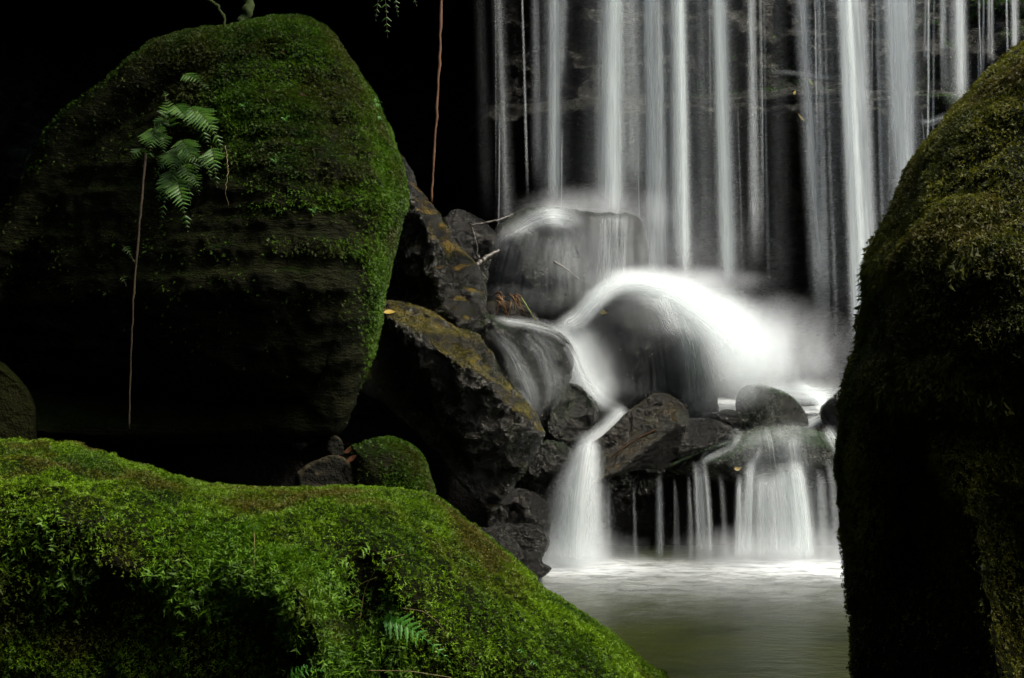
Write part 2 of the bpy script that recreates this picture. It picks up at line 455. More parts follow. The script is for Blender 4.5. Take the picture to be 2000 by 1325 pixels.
boulder('shore_rock', [(880,1040),(950,1030),(990,1022),(1040,1025),(1066,1040),(1074,1062),(1063,1085),(1058,1098),(1078,1110),(1064,1125),(1040,1140),(980,1170),(880,1170)],
    5.75, 0.22, M_rock, R=45, res=3.5, facets=3, amp=(0.025, 5), fine=(0.012, 22), ridge=0.012, seed=6,
    label='low glossy black rock at the pool edge beside the white cascade', cat='rock')
rock_D, VD, FD = boulder('mossy_rock', [(680,890),(700,868),(730,857),(765,855),(800,868),(825,893),(838,930),(848,978),(848,1110),(680,1110)],
    4.7, 0.2, M_boulder, R=75, res=4, amp=(0.02, 5), fine=(0.008, 24), seed=7,
    label='small round rock with a green moss patch under the big boulder', cat='rock')
boulder('stone', [(575,950),(592,915),(622,898),(655,889),(680,902),(692,932),(696,1000),(690,1110),(575,1110)], 4.6, 0.14, M_tan, R=50, res=3.5, facets=2, amp=(0.015, 6), fine=(0.008, 26), seed=8,
    label='small tan-topped grey stone left of the round mossy rock', cat='rock')
boulder('stone', [(590,880),(625,858),(650,848),(668,862),(672,890),(640,908),(595,910)], 4.85, 0.10, M_tan, R=25, res=3.5, facets=3, amp=(0.015, 6), fine=(0.008, 26), seed=9,
    label='dark stone wedged below the lower corner of the big boulder', cat='rock')
boulder('stone', [(-80,760),(-20,705),(10,712),(42,742),(66,780),(72,850),(60,1060),(-80,1060)], 4.6, 0.25, M_boulder_r, R=60, res=5, facets=2, amp=(0.02, 5), fine=(0.008, 24), seed=10,
    label='dim mossy stone at the left edge below the big boulder', cat='rock')
boulder('base_rock', [(60,900),(120,842),(300,838),(520,842),(600,870),(620,960),(620,1120),(60,1120)], 5.45, 0.2, M_soil, R=60, res=8, facets=2, amp=(0.04, 3), fine=(0.012, 20), seed=29,
    label='pitch dark rock in the shade carrying the big overhanging boulder', cat='rock')
# cascade rocks
boulder('domed_rock', [(925,640),(945,600),(962,545),(975,500),(962,470),(966,448),(990,425),(1020,408),(1060,403),(1110,408),(1160,415),(1220,418),(1248,427),(1259,450),(1266,490),(1270,560),(1265,640),(1220,690),(1000,690)],
    8.1, 0.42, M_film, R=130, p=2.4, res=4.5, facets=6, fdepth=0.45, amp=(0.06, 3.5), fine=(0.022, 12), ridge=0.018, seed=11,
    label='broad domed rock under the leftmost bright streams of the falls', cat='rock')
boulder('domed_rock', [(1115,760),(1125,690),(1140,640),(1160,595),(1187,565),(1222,553),(1270,560),(1320,588),(1360,620),(1387,655),(1400,705),(1403,770),(1390,835),(1300,850),(1180,850),(1135,810)],
    7.55, 0.48, M_film, R=125, p=2.4, res=4, facets=2, fdepth=0.2, amp=(0.05, 4.0), fine=(0.026, 12), ridge=0.022, seed=12,
    label='round black boulder in the middle with a white cap of water', cat='rock')
boulder('sloping_rock', [(925,650),(935,618),(955,613),(990,628),(1040,630),(1085,645),(1113,668),(1121,695),(1113,745),(1097,772),(1082,805),(1075,860),(1040,870),(1000,800),(960,720)],
    6.9, 0.30, M_film, R=70, p=2.3, res=4, facets=3, fdepth=0.35, amp=(0.03, 4), fine=(0.012, 20), ridge=0.012, seed=13,
    label='sloping wet grey rock with a thin film of water beside the ochre boulder', cat='rock')
boulder('wet_rock', [(1072,810),(1088,768),(1108,748),(1135,755),(1160,780),(1171,805),(1162,832),(1146,858),(1110,872),(1080,868),(1064,840)],
    6.75, 0.2, M_rockgreen, R=45, res=3.5, facets=3, amp=(0.02, 5), fine=(0.010, 24), seed=14,
    label='dark green rounded rock above the narrow left cascade', cat='rock')
boulder('wet_rock', [(1030,890),(1058,862),(1090,862),(1116,875),(1123,895),(1112,925),(1092,940),(1060,940),(1030,935)],
    6.5, 0.16, M_rockgreen, R=32, res=3.5, facets=2, amp=(0.018, 6), fine=(0.010, 24), seed=16,
    label='small dark rock at the left lip of the narrow cascade', cat='rock')
boulder('angular_rock', [(1143,895),(1158,866),(1190,840),(1225,806),(1260,781),(1285,767),(1312,775),(1337,795),(1346,815),(1338,850),(1326,888),(1290,912),(1240,920),(1200,930),(1172,943),(1153,928)],
    6.5, 0.30, M_rust, R=25, p=3, res=3.5, planes=[(1145,890,1285,765,0.45,0.0),(1285,765,1350,818,0.7,0.02),(1340,800,1180,935,0.5,0.26),(1170,940,1345,800,0.45,0.18)], amp=(0.016, 6), fine=(0.007, 24), ridge=0.008, seed=37,
    label='angular brown pyramid-shaped rock between the two lower cascades', cat='rock')
boulder('wet_rock', [(1318,850),(1342,820),(1385,818),(1427,831),(1432,856),(1390,872),(1350,890),(1316,895)], 6.62, 0.16, M_rock, R=25, res=3.5, facets=3, amp=(0.015, 6), fine=(0.010, 24), seed=18,
    label='flat black rock touching the right side of the pyramid-shaped rock', cat='rock')
slab_rock, VM, FM = boulder('slab_rock', [(1300,915),(1350,886),(1400,868),(1440,847),(1480,836),(1540,832),(1600,840),(1640,850),(1700,868),(1740,930),(1650,945),(1560,938),(1500,928),(1450,943),(1390,938),(1330,932)],
    7.0, 0.42, M_slab, Tb=0.35, R=38, p=2.0, res=4, amp=(0.02, 4), fine=(0.010, 22), seed=19,
    label='wide greenish slab of rock that the right cascade pours off', cat='rock')
boulder('wet_rock', [(1437,790),(1447,760),(1470,751),(1510,757),(1545,772),(1566,795),(1578,822),(1570,850),(1480,856),(1445,835)], 7.3, 0.26, M_slab, R=42, res=3.5, facets=3, amp=(0.018, 5), fine=(0.008, 24), seed=20,
    label='grey flat-topped rock standing in the foam above the slab', cat='rock')
boulder('stone', [(1397,815),(1408,802),(1430,800),(1447,808),(1450,826),(1440,838),(1402,836)], 7.1, 0.1, M_rock, R=15, res=3, amp=(0.01, 8), fine=(0.006, 28), seed=21,
    label='small black stone just left of the grey flat-topped rock', cat='rock')
boulder('wet_rock', [(1600,805),(1622,777),(1650,757),(1690,748),(1720,790),(1720,870),(1650,880),(1618,850)], 7.15, 0.25, M_rock, R=40, res=3.5, facets=3, amp=(0.018, 5), fine=(0.010, 24), seed=22,
    label='dark wet rock half hidden behind the right boulder', cat='rock')
boulder('stone', [(1555,775),(1575,745),(1590,738),(1610,742),(1612,790),(1555,795)], 7.9, 0.12, M_rock, R=22, res=3.5, facets=2, amp=(0.012, 6), fine=(0.006, 28), seed=23,
    label='faint small stone in the mist behind the grey flat-topped rock', cat='rock')
boulder('stone', [(1600,770),(1612,740),(1628,735),(1645,750),(1650,790),(1600,795)], 8.0, 0.12, M_rock, R=22, res=3.5, facets=2, amp=(0.012, 6), fine=(0.006, 28), seed=24,
    label='faint small stone in the mist near the right boulder', cat='rock')
# the drop wall below the slab
boulder('ledge_rock', [(990,910),(1060,895),(1150,900),(1300,905),(1450,905),(1600,905),(1760,905),(1780,1000),(1760,1150),(1400,1150),(1100,1150),(990,1150)], 7.10, 0.20, M_ledge, Tb=0.5, R=50, p=4, res=5, facets=3, fdepth=0.3,
    amp=(0.05, 3), fine=(0.012, 18), ridge=0.02, seed=25, label='black undercut rock ledge behind the lower cascades', cat='rock')
# rocks left of the falls, in the shade
boulder('wet_rock', [(840,470),(868,425),(895,410),(930,425),(955,440),(968,470),(958,520),(940,560),(840,560)], 7.6, 0.2, M_rock, R=45, res=4, facets=4, amp=(0.03, 5), fine=(0.014, 22), ridge=0.02, seed=26,
    label='shaded wet rock with bare twigs left of the broad domed rock', cat='rock')
boulder('wet_rock', [(925,640),(940,598),(970,588),(1010,592),(1040,608),(1055,630),(1040,660),(930,665)], 7.35, 0.16, M_rust, R=25, res=3.5, facets=3, amp=(0.02, 6), fine=(0.012, 24), seed=27,
    label='small dark rock draped with dead brown grass', cat='rock')
boulder('wet_rock', [(960,960),(1000,950),(1040,960),(1070,985),(1075,1020),(1060,1060),(960,1060)], 6.3, 0.2, M_rock, R=40, res=4, facets=4, amp=(0.03, 5), fine=(0.012, 22), ridge=0.015, seed=28,
    label='shadowed black rock between the wedge boulder and the narrow cascade', cat='rock')

# ------------------------------------------------------------------ ground, cliff, added out-of-view light blockers
def sstep(a, b_, x):
    t = np.clip((x - a) / (b_ - a), 0, 1); return t * t * (3 - 2 * t)
def grid_mesh(name, xs, ys, fn, mat):
    gx, gy = np.meshgrid(xs, ys); V = fn(gx.ravel(), gy.ravel()); nx, ny = len(xs), len(ys)
    j, i = np.meshgrid(np.arange(ny - 1), np.arange(nx - 1), indexing='ij'); a = (j * nx + i).ravel()
    Fc = np.stack([a, a + 1, a + nx + 1, a + nx], 1)
    return V, Fc
def ground_z(x, y):
    bed = 0.40 * sstep(6.95, 7.1, y) + 0.38 * sstep(7.1, 7.5, y) + 0.55 * sstep(7.6, 8.2, y) - 0.45
    right = sstep(1.2, 2.0, x) * sstep(7.0, 7.4, y) * -0.35
    bed = bed + right
    bank = sstep(-0.35, -0.95, x) * sstep(3.2, 3.9, y) * 0.55
    bed = -0.45 + (bed + 0.45) * sstep(-0.75, -0.35, x)
    z = np.maximum(bed, bank - 0.45 + 0.0)
    hill = sstep(3.5, 16, np.abs(x)) * 4.0 + sstep(-1.0, -4.0, y) * 2.0 + sstep(12, 30, y) * 6
    p3 = np.stack([x, y, np.zeros_like(x)], -1)
    return z + hill + 0.05 * fbm(p3 * 2.5, 4) + 0.015 * fbm(p3 * 12, 3)
xs = np.concatenate([-np.geomspace(40, 3.6, 25), np.arange(-3.5, 3.5, 0.05), np.geomspace(3.6, 40, 25)])
ys = np.concatenate([-np.geomspace(40, 1.2, 20), np.arange(-1, 10.5, 0.05), np.geomspace(10.6, 50, 20)])
V, Fc = grid_mesh('ground', xs, ys, lambda x, y: np.stack([x, y, ground_z(x, y)], -1), None)
tag(mesh_np('ground', V, Fc, 4, M_soil, origin=(0, 0, 0)), kind='structure')
ROCKS_V.append(V); ROCKS_F.append(Fc + ROCK_OFF[0]); ROCK_OFF[0] += len(V)

def cliff_y(x, z):
    edge = 3.02 + 0.05 * np.sin(x * 1.7 + 1) + 0.10 * fbm(np.stack([x * 1.4, x * 0, x * 0 + 4.0], -1), 3)
    top = 9.25 - 0.10 * sstep(3.5, 3.2, z)
    low = 10.3
    y = low + (top - low) * sstep(edge - 0.05, edge + 0.10, z)
    y = y - 0.30 * sstep(0.9, 1.9, x) * sstep(3.22, 3.30, z) * sstep(3.42, 3.34, z) * 0.6
    y = y - 0.22 * sstep(3.32, 3.26, z) * sstep(edge + 0.0, edge + 0.15, z) * sstep(-0.3, 0.6, x)
    y = y + 3.6 * sstep(-0.15, -0.9, x + 0.1 * np.sin(z * 3))
    p3 = np.stack([x, y * 0.4, z * 1.0], -1)
    st = np.stack([x * 0.9, y * 0.2, z * 7.0], -1)
    y = y + 0.16 * fbm(p3 * 1.6, 5, 0.55) + 0.10 * fbm(st, 3) + 0.05 * ridged(p3 * 6, 3)
    return y
xs = np.arange(-9, 9.01, 0.04); zs = np.concatenate([np.arange(-0.6, 4.6, 0.028), np.arange(4.6, 8.2, 0.15)])
V, Fc = grid_mesh('cliff', xs, zs, lambda x, z: np.stack([x, cliff_y(x, z), z], -1), None)
# roll the top edge back so that the cliff is a thick block
nx = len(xs); top = V[-nx:].copy(); top2 = top + np.array([0, 4.0, 0.6]); b0 = len(V)
V = np.concatenate([V, top2]); k = np.arange(nx - 1)
Fc = np.concatenate([Fc, np.stack([b0 - nx + k, b0 - nx + k + 1, b0 + k + 1, b0 + k], 1)])
cliff = tag(mesh_np('cliff', V, Fc, 4, M_cliff, origin=(0, 9.5, -0.6)), kind='structure')
VC, FC = V, Fc
ROCKS_V.append(V); ROCKS_F.append(Fc + ROCK_OFF[0]); ROCK_OFF[0] += len(V)

def slab(name, fn, us, vs_, thick, mat, origin):
    """thick rough rock sheet: fn(u,v)->points; offset copy closes it"""
    V, Fc = grid_mesh(name, us, vs_, fn, mat); n = len(V); V2 = V + np.array(thick); nx, ny = len(us), len(vs_)
    rim = []
    b1 = [i for i in range(nx)] + [j * nx + nx - 1 for j in range(1, ny)] + [(ny - 1) * nx + i for i in range(nx - 2, -1, -1)] + [j * nx for j in range(ny - 2, 0, -1)]
    for a, c in zip(b1, b1[1:] + b1[:1]): rim.append((a, a + n, c + n, c))
    Fc = np.concatenate([Fc, Fc[:, ::-1] + n, np.array(rim)])
    return tag(mesh_np(name, np.concatenate([V, V2]), Fc, 4, mat, origin=origin), kind='structure')
us = np.arange(0, 1.001, 0.02)
def roof_fn(u, v):
    y = 3.0 + 13.0 * v; x = -9 + u * (9.1 + 0.25 * np.sin(v * 9) - 1.0 * sstep(0.31, 0.42, v))
    z = 4.75 + 0.6 * (1 - v) + 0.25 * fbm(np.stack([x, y, x * 0], -1) * 1.2, 4)
    return np.stack([x, y, z], -1)
slab('added_shade_roof', roof_fn, us, us, (0, 0, 1.5), M_blocker, (-5, 7, 4.5))  # added roof out of view, keeps sun and sky off the left side
def wl_fn(u, v):
    y = -4 + 15 * u; z = -0.8 + 10 * v; x = -5.5 + 0.5 * fbm(np.stack([y, y * 0, z], -1) * 0.8, 5)
    return np.stack([x, y, z], -1)
slab('light_block_left', wl_fn, us, us, (-1.5, 0, 0), M_blocker, (-5.5, 3, -0.8))  # unseen wall put in to cut ambient light from the left
def wb_fn(u, v):
    x = -7 + 15 * u; z = -0.8 + 7.3 * v; y = -2.6 + 0.5 * fbm(np.stack([x, x * 0, z], -1) * 0.8, 5)
    return np.stack([x, y, z], -1)
slab('light_block_behind', wb_fn, us, us, (0, -1.5, 0), M_cliff, (0, -2.6, -0.8))  # added behind the camera, its height limits sky fill on front faces

BVH = BVHTree.FromPolygons(np.concatenate(ROCKS_V).tolist(), np.concatenate(ROCKS_F).tolist())
CAMV = Vector((0, 0, CAM_H))
def hit(px, py):
    d = Vector(((px - CX) / F_PX, 1.0, -(py - CY) / F_PX)).normalized()
    loc, nrm, idx, dist = BVH.ray_cast(CAMV, d)
    if loc is None: return None, None
    if nrm.dot(d) > 0: nrm = -nrm
    return np.array(loc), np.array(nrm)

# ------------------------------------------------------------------ pool
def pool_mat():
    m, nt = mat_new('pool_water'); b = NB(nt)
    out = b.n('ShaderNodeOutputMaterial'); bs = b.n('ShaderNodeBsdfPrincipled')
    geo = b.n('ShaderNodeNewGeometry'); mp = b.n('ShaderNodeMapping'); b.l(geo.outputs['Position'], mp.inputs[0])
    mp.inputs['Scale'].default_value = (1, 2.2, 1)
    n = b.noise(1.3, 4, 0.6, mp.outputs[0])
    b.l(b.ramp(n, [(0.3, (0.007, 0.010, 0.003)), (0.7, (0.024, 0.030, 0.006))]), bs.inputs['Base Color'])
    bs.inputs['Roughness'].default_value = 0.30
    bs.inputs['Specular IOR Level'].default_value = 0.22
    bs.inputs['IOR'].default_value = 1.33
    bp = b.n('ShaderNodeBump'); bp.inputs['Strength'].default_value = 0.25; bp.inputs['Distance'].default_value = 0.03
    b.l(b.noise(9, 4, 0.6, mp.outputs[0]), bp.inputs['Height']); b.l(bp.outputs[0], bs.inputs['Normal'])
    b.l(bs.outputs[0], out.inputs[0]); return m
M_pool = pool_mat()
xs = np.arange(-3, 5.01, 0.1); ys = np.arange(0.6, 7.61, 0.1)
V, Fc = grid_mesh('pool', xs, ys, lambda x, y: np.stack([x, y, 0.006 * fbm(np.stack([x, y, x * 0], -1) * 2, 3)], -1), None)
tag(mesh_np('pool', V, Fc, 4, M_pool, origin=(1, 4, 0)), kind='structure')

# ------------------------------------------------------------------ falling and running water: layered veils
def veil_mesh(name, G, dens, su, sv, parent, mat=None):
    """G (L, ns, nu, 3): L veils as point grids; dens opacity; su/sv streak coordinates"""
    Ls, ns, nu, _ = G.shape
    idx = np.arange(Ls * ns * nu).reshape(Ls, ns, nu)
    Fc = np.stack([idx[:, :-1, :-1], idx[:, :-1, 1:], idx[:, 1:, 1:], idx[:, 1:, :-1]], -1).reshape(-1, 4)
    o = mesh_np(name, G.reshape(-1, 3), Fc, 4, mat or M_water, parent=parent, attrs={'dens': dens.ravel(), 'su': su.ravel(), 'sv': sv.ravel()})
    return o
PXM = lambda Y: Y / F_PX

def fall(parent, x0, x1, y0, y1, Y, w0, w1, op, layers=5, curve=1.0, Yend=None, fade_end=0.10, fade_start=0.0, name='stream', flare=0.0, streak=1.0, nu=11, ns=26):
    """column of falling water: several curved veils at different depths and angles around one centre line (widths in photo px)"""
    Yend = Y if Yend is None else Yend
    t = np.linspace(0, 1, ns)[:, None]; u = np.linspace(-1, 1, nu)[None]
    Gs, Ds, Us, Vs = [], [], [], []
    if op > .8: layers += 3; op = min(.985, op + .07)
    al = 1 - (1 - op) ** (1.0 / layers)
    for k in range(layers):
        f = 0 if layers == 1 else (k / (layers - 1) - 0.5) * 2
        wk = random.uniform(0.55, 1.15) if layers > 2 else 1.0
        off = random.gauss(0, 0.16)
        halo = layers > 4 and k >= layers - 2
        if halo: wk = 2.1; off *= 0.4
        ang = random.choice((-1, 1)) * random.uniform(0.35, 1.05)
        hw = (w0 + (w1 - w0) * t ** 1.3) * 0.62 * wk / math.cos(ang) ** 0.5
        c = x0 + (x1 - x0) * t ** curve + off * (w0 + (w1 - w0) * t) + np.cumsum(rng.normal(0, 0.25, (ns, 1)), 0)
        te = 1 - random.uniform(0, fade_end) * 0.5
        py = y0 + (y1 - y0) * t * te + 0 * u
        px = c + u * hw * math.cos(ang)
        bow = random.uniform(-0.3, 0.3)
        YY = Y + (Yend - Y) * t + (f * 0.30 * hw + u * hw * math.sin(ang) + bow * hw * (1 - u * u)) * PXM(Y)
        Gs.append(P(px, py, YY))
        prof = np.exp(-(u / 0.48) ** 2) - math.exp(-(1 / 0.48) ** 2)
        d = al * (0.40 if halo else 1.45) * prof * np.clip((1 - t) / max(fade_end, 0.01), 0, 1) ** 1.5 * np.clip(t / max(fade_start, 1e-3), 0, 1)
        Ds.append(d); Us.append(u * hw * 0.13 + random.uniform(0, 400) + 0 * t); Vs.append((py - y0) * 0.006 + random.uniform(0, 50))
    return veil_mesh(name, np.array(Gs), np.array(Ds), np.array(Us), np.array(Vs), parent)

def film(parent, path, op, layers=2, off=0.015, surf=True, name='film', ns=30, nu=13, e0=0.2, e1=0.2, bulge=0.0, soft=0.6, gap=0.03, sfreq=0.20, tilt=0.0):
    """water running along a path of (px, py, half width[, Y]); its distance is that of the rock it runs over, or Y where it leaps free"""
    path = np.array(path, float); seg = np.r_[0, np.cumsum(np.linalg.norm(np.diff(path[:, :2], axis=0), axis=1))]; tot = seg[-1]; seg = seg / tot
    sf = np.linspace(0, 1, 80); k9 = np.ones(11) / 11
    def sm(a): return np.convolve(np.pad(a, 5, mode='reflect', reflect_type='odd'), k9, 'valid')
    cols = [sm(np.interp(sf, seg, path[:, k])) for k in range(path.shape[1])]
    tx, ty = np.gradient(cols[0]), np.gradient(cols[1]); Ln = np.hypot(tx, ty) + 1e-9
    s = np.linspace(0, 1, ns); g = lambda a: np.interp(s, sf, a)[:, None]
    u = np.linspace(-1, 1, nu)[None]
    Gs, Ds, Us, Vs = [], [], [], []
    al = 1 - (1 - op) ** (1.0 / layers)
    px0 = g(cols[0]) - u * g(cols[2]) * g(ty / Ln); py0 = g(cols[1]) + u * g(cols[2]) * g(tx / Ln)
    if surf:
        Y0 = np.full(px0.shape, np.nan)
        for i in range(ns):
            for j in range(nu):
                h, _ = hit(px0[i, j], py0[i, j])
                if h is not None: Y0[i, j] = h[1]
        med = np.nanmedian(Y0); Y0 = np.where(np.isnan(Y0) | (np.abs(Y0 - med) > 0.55), med + 0.12, Y0)
        pad = np.pad(Y0, 1, mode='edge')
        mn = np.min([pad[a:a + ns, b:b + nu] for a in range(3) for b in range(3)], axis=0)
        for _ in range(2):
            pad = np.pad(mn, 1, mode='edge'); mn = np.mean([pad[a:a + ns, b:b + nu] for a in range(3) for b in range(3)], axis=0)
        Y0 = mn
    else:
        Y0 = g(cols[3]) - bulge * (1 - u * u) - tilt * u * g(cols[2]) * PXM(7.0)
    for k in range(layers):
        sc = random.uniform(0.65, 1.35) if layers > 1 else 1
        px = g(cols[0]) - (u * sc) * g(cols[2]) * g(ty / Ln); py = g(cols[1]) + (u * sc) * g(cols[2]) * g(tx / Ln)
        YY = Y0 - off - k * gap + 0.006 * rng.normal(0, 1, (1, nu))
        Gs.append(P(px, py, YY))
        prof = np.exp(-(u / soft) ** 2) - math.exp(-(1 / soft) ** 2)
        prof = prof / prof.max()
        d = al * prof * np.clip(s / e0, 0, 1)[:, None] ** 1.5 * np.clip((1 - s) / e1, 0, 1)[:, None] ** 1.5
        Ds.append(d); Us.append(u * g(cols[2]) * sfreq + random.uniform(0, 400)); Vs.append((s * tot * 0.006)[:, None] + random.uniform(0, 50) + 0 * u)
    return veil_mesh(name, np.array(Gs), np.array(Ds), np.array(Us), np.array(Vs), parent, mat=M_veil if surf and name != 'white_cap' else M_water)

wf = empty('waterfall', [float(v) for v in P(1400, 700, 8.4)], 'tall curtain of silky white streams falling in front of the dark cliff', 'waterfall')
Yw = 8.45
S = [  # x0, x1, y_end, w0, w1, opacity
    (930, 945, 440, 30, 44, .04), (966, 990, 560, 30, 40, .13), (974, 992, 480, 12, 18, .14), (1017, 1030, 420, 5, 8, .30), (1044, 1052, 400, 18, 28, .22),
    (1082, 1080, 432, 36, 42, .88), (1098, 1092, 190, 30, 22, .42),
    (1199, 1195, 450, 50, 64, .93), (1228, 1236, 460, 60, 80, .22), (1150, 1150, 430, 60, 70, .03),
    (1272, 1286, 585, 32, 50, .88), (1306, 1316, 580, 50, 66, .55), (1330, 1341, 580, 32, 42, .88),
    (1404, 1424, 600, 34, 42, .88), (1385, 1388, 320, 5, 6, .30), (1362, 1374, 570, 50, 60, .12), (1466, 1476, 540, 16, 28, .48), (1445, 1455, 650, 60, 70, .03),
    (1484, 1490, 560, 7, 10, .22), (1492, 1500, 640, 6, 8, .22), (1525, 1535, 680, 60, 70, .03),
    (1568, 1612, 700, 46, 50, .50), (1601, 1622, 700, 18, 36, .42), (1634, 1652, 700, 30, 40, .08),
    (1656, 1692, 735, 42, 50, .92), (1684, 1706, 600, 36, 40, .40), (1712, 1728, 620, 14, 18, .30), (1726, 1742, 640, 34, 40, .16),
    (1750, 1770, 520, 76, 44, .85), (1738, 1752, 340, 40, 28, .50), (1786, 1782, 430, 16, 18, .55),
]
for (x0, x1, ye, w0, w1, op) in S:
    fall(wf, x0 - (x1 - x0) * 0.25, x1, -200, ye, Yw + random.uniform(-.08, .08), w0, w1, op, layers=5 if op > .6 else (3 if op > .25 else 2), fade_end=0.16 if op < .6 else 0.09)
for (x0, x1, ye, w0, op) in [(1815, 1812, 150, 9, .4), (1842, 1838, 120, 14, .35), (1836, 1845, 200, 12, .3), (1877, 1884, 215, 32, .62), (1912, 1914, 180, 5, .4), (1922, 1920, 170, 5, .4), (1936, 1938, 140, 12, .45), (1980, 1982, 120, 20, .5), (1965, 1968, 130, 7, .4), (1858, 1862, 240, 50, .2), (1815, 1812, 340, 6, .4), (1825, 1822, 340, 6, .3)]:
    fall(wf, x0, x1, -200, ye, 8.35, w0, w0 * 1.1, op, layers=2)
for k in range(20):                                    # loose threads beside the main streams
    xb = random.choice([975, 1040, 1080, 1200, 1235, 1290, 1335, 1410, 1470, 1590, 1610, 1670, 1700, 1730, 1760, 1800, 1850]) + random.gauss(0, 16)
    ya = random.choice([-200, -200, random.uniform(150, 260)]); yb = random.uniform(260, 640) if xb < 1650 else random.uniform(200, 420)
    fall(wf, xb, xb + random.uniform(-4, 10), ya, max(yb, ya + 140), 8.4 + random.uniform(-.15, .1), random.uniform(2.5, 5), random.uniform(3, 8), random.uniform(.12, .30), layers=1, name='thread', fade_start=.1, fade_end=.35)
film(wf, [(1900, 215, 16, 8.35), (1850, 228, 16, 8.35), (1812, 240, 14, 8.35), (1790, 235, 8, 8.35)], .35, surf=False, name='runoff')
film(wf, [(1500, 140, 6, 8.45), (1540, 142, 8, 8.45), (1600, 150, 8, 8.45), (1650, 155, 6, 8.45)], .22, surf=False, name='runoff')

cas = empty('cascade', [float(v) for v in P(1200, 800, 7.4)], 'white water pouring over the domed rocks below the falls', 'cascade')
# broad dome: splash where the streams strike and veils down its face
film(cas, [(960, 500, 22), (1000, 455, 26), (1050, 428, 24), (1090, 425, 24), (1130, 445, 26), (1165, 480, 24)], .55, layers=3, name='splash', e0=.35, e1=.4)
film(cas, [(1020, 432, 24), (1085, 422, 30), (1150, 436, 26)], .80, layers=3, name='white_cap', e0=.4, e1=.4)
film(cas, [(1075, 425, 40), (1050, 480, 70), (1030, 550, 90), (1020, 630, 90)], .14, name='film', soft=.8, e1=.6, sfreq=.2)
film(cas, [(1110, 425, 60), (1125, 490, 75), (1130, 560, 85), (1125, 640, 85)], .24, layers=3, name='film', soft=.8, e1=.5, sfreq=.2)
film(cas, [(1200, 415, 52), (1198, 480, 64), (1196, 560, 70), (1190, 630, 70)], .55, layers=3, name='film', soft=.75, e0=.05)
film(cas, [(1080, 410, 12), (1150, 411, 12), (1225, 413, 14), (1262, 428, 14), (1275, 470, 12)], .5, layers=2, name='splash', off=.03)
film(cas, [(1250, 430, 18), (1262, 500, 22), (1262, 600, 26)], .25, name='film')
# cap of the middle boulder and its big spill to the right
film(cas, [(1120, 640, 18, 7.12), (1150, 598, 20, 7.2), (1190, 558, 24, 7.3), (1240, 545, 28, 7.38), (1300, 560, 36, 7.40), (1360, 594, 46, 7.38), (1420, 645, 64, 7.34), (1465, 710, 84, 7.32), (1490, 800, 110, 7.30)], .95, layers=8, surf=False, name='white_cap', bulge=.06, e0=.15, e1=.30, soft=.55, ns=44, tilt=1.3)
film(cas, [(1260, 552, 22, 7.35), (1320, 575, 26, 7.33), (1372, 612, 30, 7.3), (1410, 665, 36, 7.27), (1435, 740, 44, 7.25), (1440, 810, 48, 7.24)], .72, layers=4, surf=False, name='white_cap', bulge=.04, e1=.45, ns=36, tilt=1.2)
film(cas, [(1330, 560, 40, 7.5), (1420, 605, 60, 7.5), (1500, 680, 80, 7.45), (1560, 760, 90, 7.4)], .45, layers=3, surf=False, name='white_cap', bulge=.04, e0=.3, e1=.35, soft=.75, tilt=1.3)
film(cas, [(1280, 545, 30, 7.42), (1360, 580, 50, 7.4), (1430, 640, 76, 7.36), (1470, 720, 90, 7.32), (1480, 800, 90, 7.3)], .58, layers=3, surf=False, name='white_cap', bulge=.04, e0=.25, e1=.3, soft=.75, tilt=1.3)
film(cas, [(1260, 548, 16, 7.35), (1200, 556, 20, 7.28), (1160, 590, 24, 7.2), (1125, 628, 24, 7.12), (1080, 648, 20, 7.05)], .75, layers=3, surf=False, name='film', bulge=.04, tilt=-1.0)
film(cas, [(1185, 585, 20), (1225, 570, 24), (1280, 582, 28), (1335, 615, 36), (1372, 670, 40), (1390, 750, 40), (1395, 820, 36)], .45, layers=3, name='drape', soft=.75)
film(cas, [(1215, 548, 60), (1225, 590, 70), (1232, 650, 80), (1235, 700, 84)], .16, layers=3, name='drape', soft=.9, e0=.1, e1=.9, off=.03)
film(cas, [(1300, 560, 60), (1320, 610, 66), (1335, 680, 70), (1345, 780, 70)], .50, layers=3, name='drape', soft=.9, e0=.08, e1=.9, off=.03)
film(cas, [(1235, 565, 80), (1250, 640, 120), (1265, 720, 130), (1270, 810, 130)], .07, layers=2, name='film', soft=.9)
film(cas, [(1320, 590, 50), (1350, 670, 60), (1362, 750, 56), (1366, 830, 50)], .50, layers=3, name='film', soft=.8)
film(cas, [(1185, 580, 26), (1160, 650, 30), (1150, 720, 26), (1160, 780, 22)], .25, name='film')
# channel winding down to the narrow cascade
film(cas, [(945, 622, 10, 7.0), (1000, 632, 12, 7.0), (1060, 640, 16, 7.0), (1100, 655, 20, 6.97), (1125, 690, 22, 6.94), (1142, 740, 24, 6.92), (1175, 785, 26, 6.9), (1225, 806, 18, 6.9)], .60, layers=3, surf=False, name='channel', bulge=.04, ns=44, soft=.7, tilt=.8)
film(cas, [(1085, 625, 56, 7.1), (1125, 680, 50, 7.05), (1150, 745, 46, 7.0), (1195, 795, 36, 6.95)], .62, layers=4, surf=False, name='channel', soft=.8, tilt=.8)
film(cas, [(1225, 795, 22, 6.9), (1205, 815, 24, 6.82), (1180, 842, 22, 6.72), (1155, 862, 28, 6.62), (1135, 880, 30, 6.52)], .72, layers=3, surf=False, name='channel', tilt=-1.0, bulge=.04, e0=.15, e1=.3)
film(cas, [(955, 640, 14), (1000, 690, 20), (1030, 760, 28), (1048, 830, 26)], .38, layers=2, name='film')
film(cas, [(1020, 640, 26), (1065, 685, 34), (1080, 745, 28), (1072, 810, 22)], .26, layers=2, name='film')
